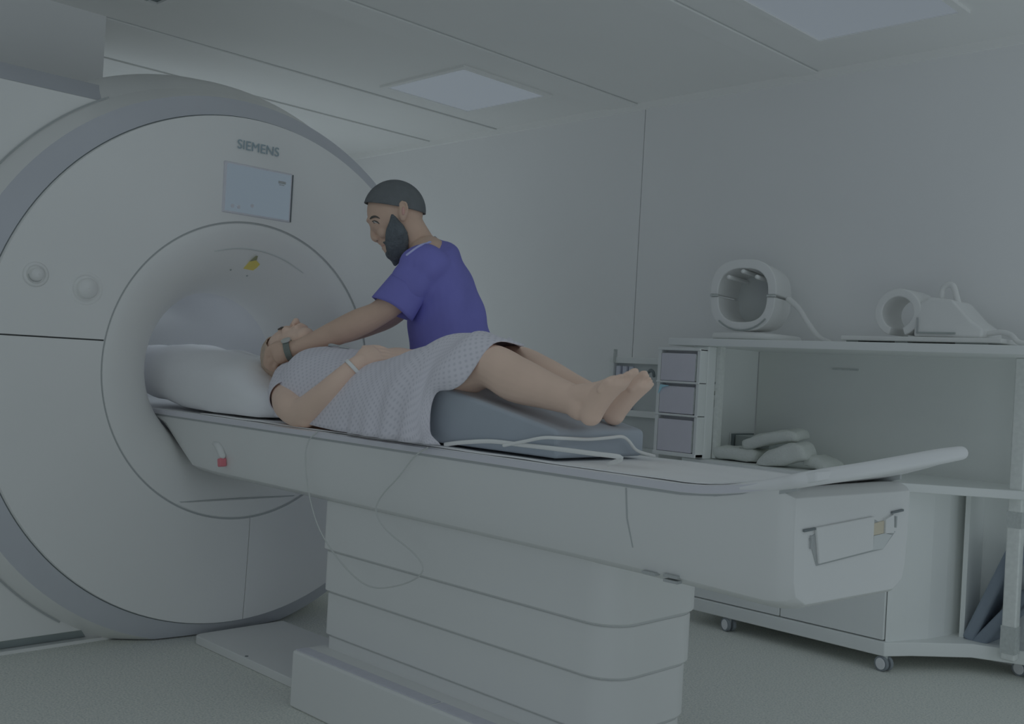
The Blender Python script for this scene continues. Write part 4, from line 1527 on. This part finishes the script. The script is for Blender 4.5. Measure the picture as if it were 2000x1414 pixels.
def arch(x, yc, wn, wf, zt, z0n, z0f, tilt=0.0, sq=.8):
    out = []
    for j in range(NCOL):
        a = PI * (1 - j / (NCOL - 1))
        c_, s_ = math.cos(a), math.sin(a)
        w = wn if c_ < 0 else wf
        z0 = z0n if c_ < 0 else z0f
        out.append((x + tilt * (1 - s_), yc + w * math.copysign(abs(c_) ** sq, c_), z0 + (zt - z0) * s_ ** sq))
    return out


hem = [(-1.985, 1.755, .834), (-2.055, 1.775, .880), (-2.06, 1.80, .965), (-1.965, 1.805, .996), (-1.925, 1.865, 1.104), (-1.925, 1.975, 1.102), (-2.035, 2.08, 1.098), (-2.07, 2.165, 1.0), (-2.08, 2.20, .86)]
rows = [arch(-2.955, 2.0, .075, .075, 1.000, .95, .95),
        arch(-2.915, 2.0, .150, .150, 1.045, .885, .885),
        arch(-2.85, 2.0, .195, .20, 1.078, .85, .85),
        arch(-2.76, 2.0, .205, .205, 1.076, .845, .845),
        arch(-2.66, 2.0, .205, .205, 1.062, .838, .838),
        arch(-2.54, 2.0, .212, .215, 1.046, .832, .832),
        arch(-2.42, 2.0, .222, .22, 1.058, .830, .830),
        arch(-2.31, 2.0, .232, .22, 1.085, .828, .830),
        arch(-2.21, 2.0, .238, .21, 1.115, .828, .834, -.02),
        arch(-2.12, 2.0, .236, .205, 1.136, .829, .84, -.01),
        [(-2.04, 1.758, .832), (-2.085, 1.768, .885), (-2.085, 1.785, .965), (-2.035, 1.795, 1.045), (-2.01, 1.875, 1.128), (-2.01, 1.985, 1.122), (-2.075, 2.08, 1.118), (-2.09, 2.17, 1.02), (-2.07, 2.20, .87)],
        hem]
SU, SV = 8, 7
cols = [catmull(r, SU) for r in rows]
grid = []
for j in range(len(cols[0])):
    grid.append(catmull([c[j] for c in cols], SV))
nu, nv = len(grid), len(grid[0])
bm = bmesh.new()
uvl = bm.loops.layers.uv.new('UVMap')
V = [[None] * nv for _ in range(nu)]
ucum = [[0.0] * nv for _ in range(nu)]
vcum = [[0.0] * nv for _ in range(nu)]
for k in range(nv):
    for j in range(nu):
        p = grid[j][k].copy()
        t = k / (nv - 1)
        sf = abs(j / (nu - 1) - .5) * 2
        # soft folds: broad drapes on the belly and finer ones falling to the table near the hem
        amp = .0035 + .008 * max(0, t - .45) * sf
        out = Vector((0, -1 if j < nu / 2 else 1, 0)) * sf + Vector((0, 0, 1)) * (1 - sf)
        wob = math.sin(p.x * 55 + sf * 6) * .5 + math.sin(p.x * 34 - sf * 9 + 1.3) * .5
        p += out * amp * wob * min(1, 4 * t)
        if j < nu * .16 and t > .55:      # cloth pooling on the table edge
            p.y -= .006 * (1 + math.sin(p.x * 70)) * (1 - j / (nu * .16))
        p.z = max(p.z, .830)
        V[j][k] = bm.verts.new(p)
        if j:
            ucum[j][k] = ucum[j - 1][k] + (grid[j][k] - grid[j - 1][k]).length
        if k:
            vcum[j][k] = vcum[j][k - 1] + (grid[j][k] - grid[j][k - 1]).length
mid = nu // 2
for j in range(nu - 1):
    for k in range(nv - 1):
        f = bm.faces.new((V[j][k], V[j + 1][k], V[j + 1][k + 1], V[j][k + 1]))
        for lp, (a, c_) in zip(f.loops, ((j, k), (j + 1, k), (j + 1, k + 1), (j, k + 1))):
            lp[uvl].uv = (ucum[a][c_] - ucum[mid][c_], vcum[mid][c_])
gw = finish('gown', bm, M_GOWN, pat, smooth=True)
solid(gw, .003, 0.0)
# near sleeve with a darker hem
bm = bmesh.new()
uvl = bm.loops.layers.uv.new('UVMap')
sl = catmull([(-2.955, 1.935, .955), (-2.895, 1.880, .925), (-2.832, 1.838, .906)], 6)
rings = []
for i, c in enumerate(sl):
    t = i / (len(sl) - 1)
    d = (sl[min(i + 1, len(sl) - 1)] - sl[max(i - 1, 0)]).normalized()
    s_ = (Vector((0, 0, 1)) - d * d.z).normalized()
    bb = d.cross(s_)
    rings.append([c + s_ * math.cos(2 * PI * j / 24) * (.072 - .012 * t) + bb * math.sin(2 * PI * j / 24) * (.068 - .010 * t) for j in range(24)])
for r in rings:
    for p in r:
        p.z = max(p.z, .829)
loft(bm, rings, cap=False)
for f in bm.faces:
    for lp in f.loops:
        lp[uvl].uv = (lp.vert.co.x, lp.vert.co.z)
sv = finish('gown_sleeve', bm, M_GOWN, pat, smooth=True)
solid(sv, .003, 0.0)
bm = bmesh.new()
tube(bm, rings[-1] + [rings[-1][0]], .0028, 6, 2)
finish('sleeve_edge', bm, M_GOWN_EDGE, pat, smooth=True)
# tie strings of the gown on the chest and the wrist tag
bm = bmesh.new()
tube(bm, [(-2.83, 1.985, 1.082), (-2.80, 1.97, 1.086), (-2.775, 1.985, 1.084), (-2.745, 1.97, 1.082), (-2.72, 1.985, 1.078)], [.003, .005, .003, .005, .003], 8, 4)
finish('gown_tie', bm, M_LINE, pat, smooth=True)
bm = bmesh.new()
c = Vector((-2.501, 1.845, 1.018))
d = (Vector((-2.498, 1.87, 1.037)) - Vector((-2.537, 1.81, 0.9628))).normalized()
a_ = d.orthogonal().normalized()
b_ = d.cross(a_)
tube(bm, [c + (a_ * math.cos(q) + b_ * math.sin(q)) * .030 for q in [2 * PI * i / 20 for i in range(21)]], [(.006, .0012)] * 21, 8, 2, d)
finish('wrist_band', bm, M_CABLE, pat, smooth=True)
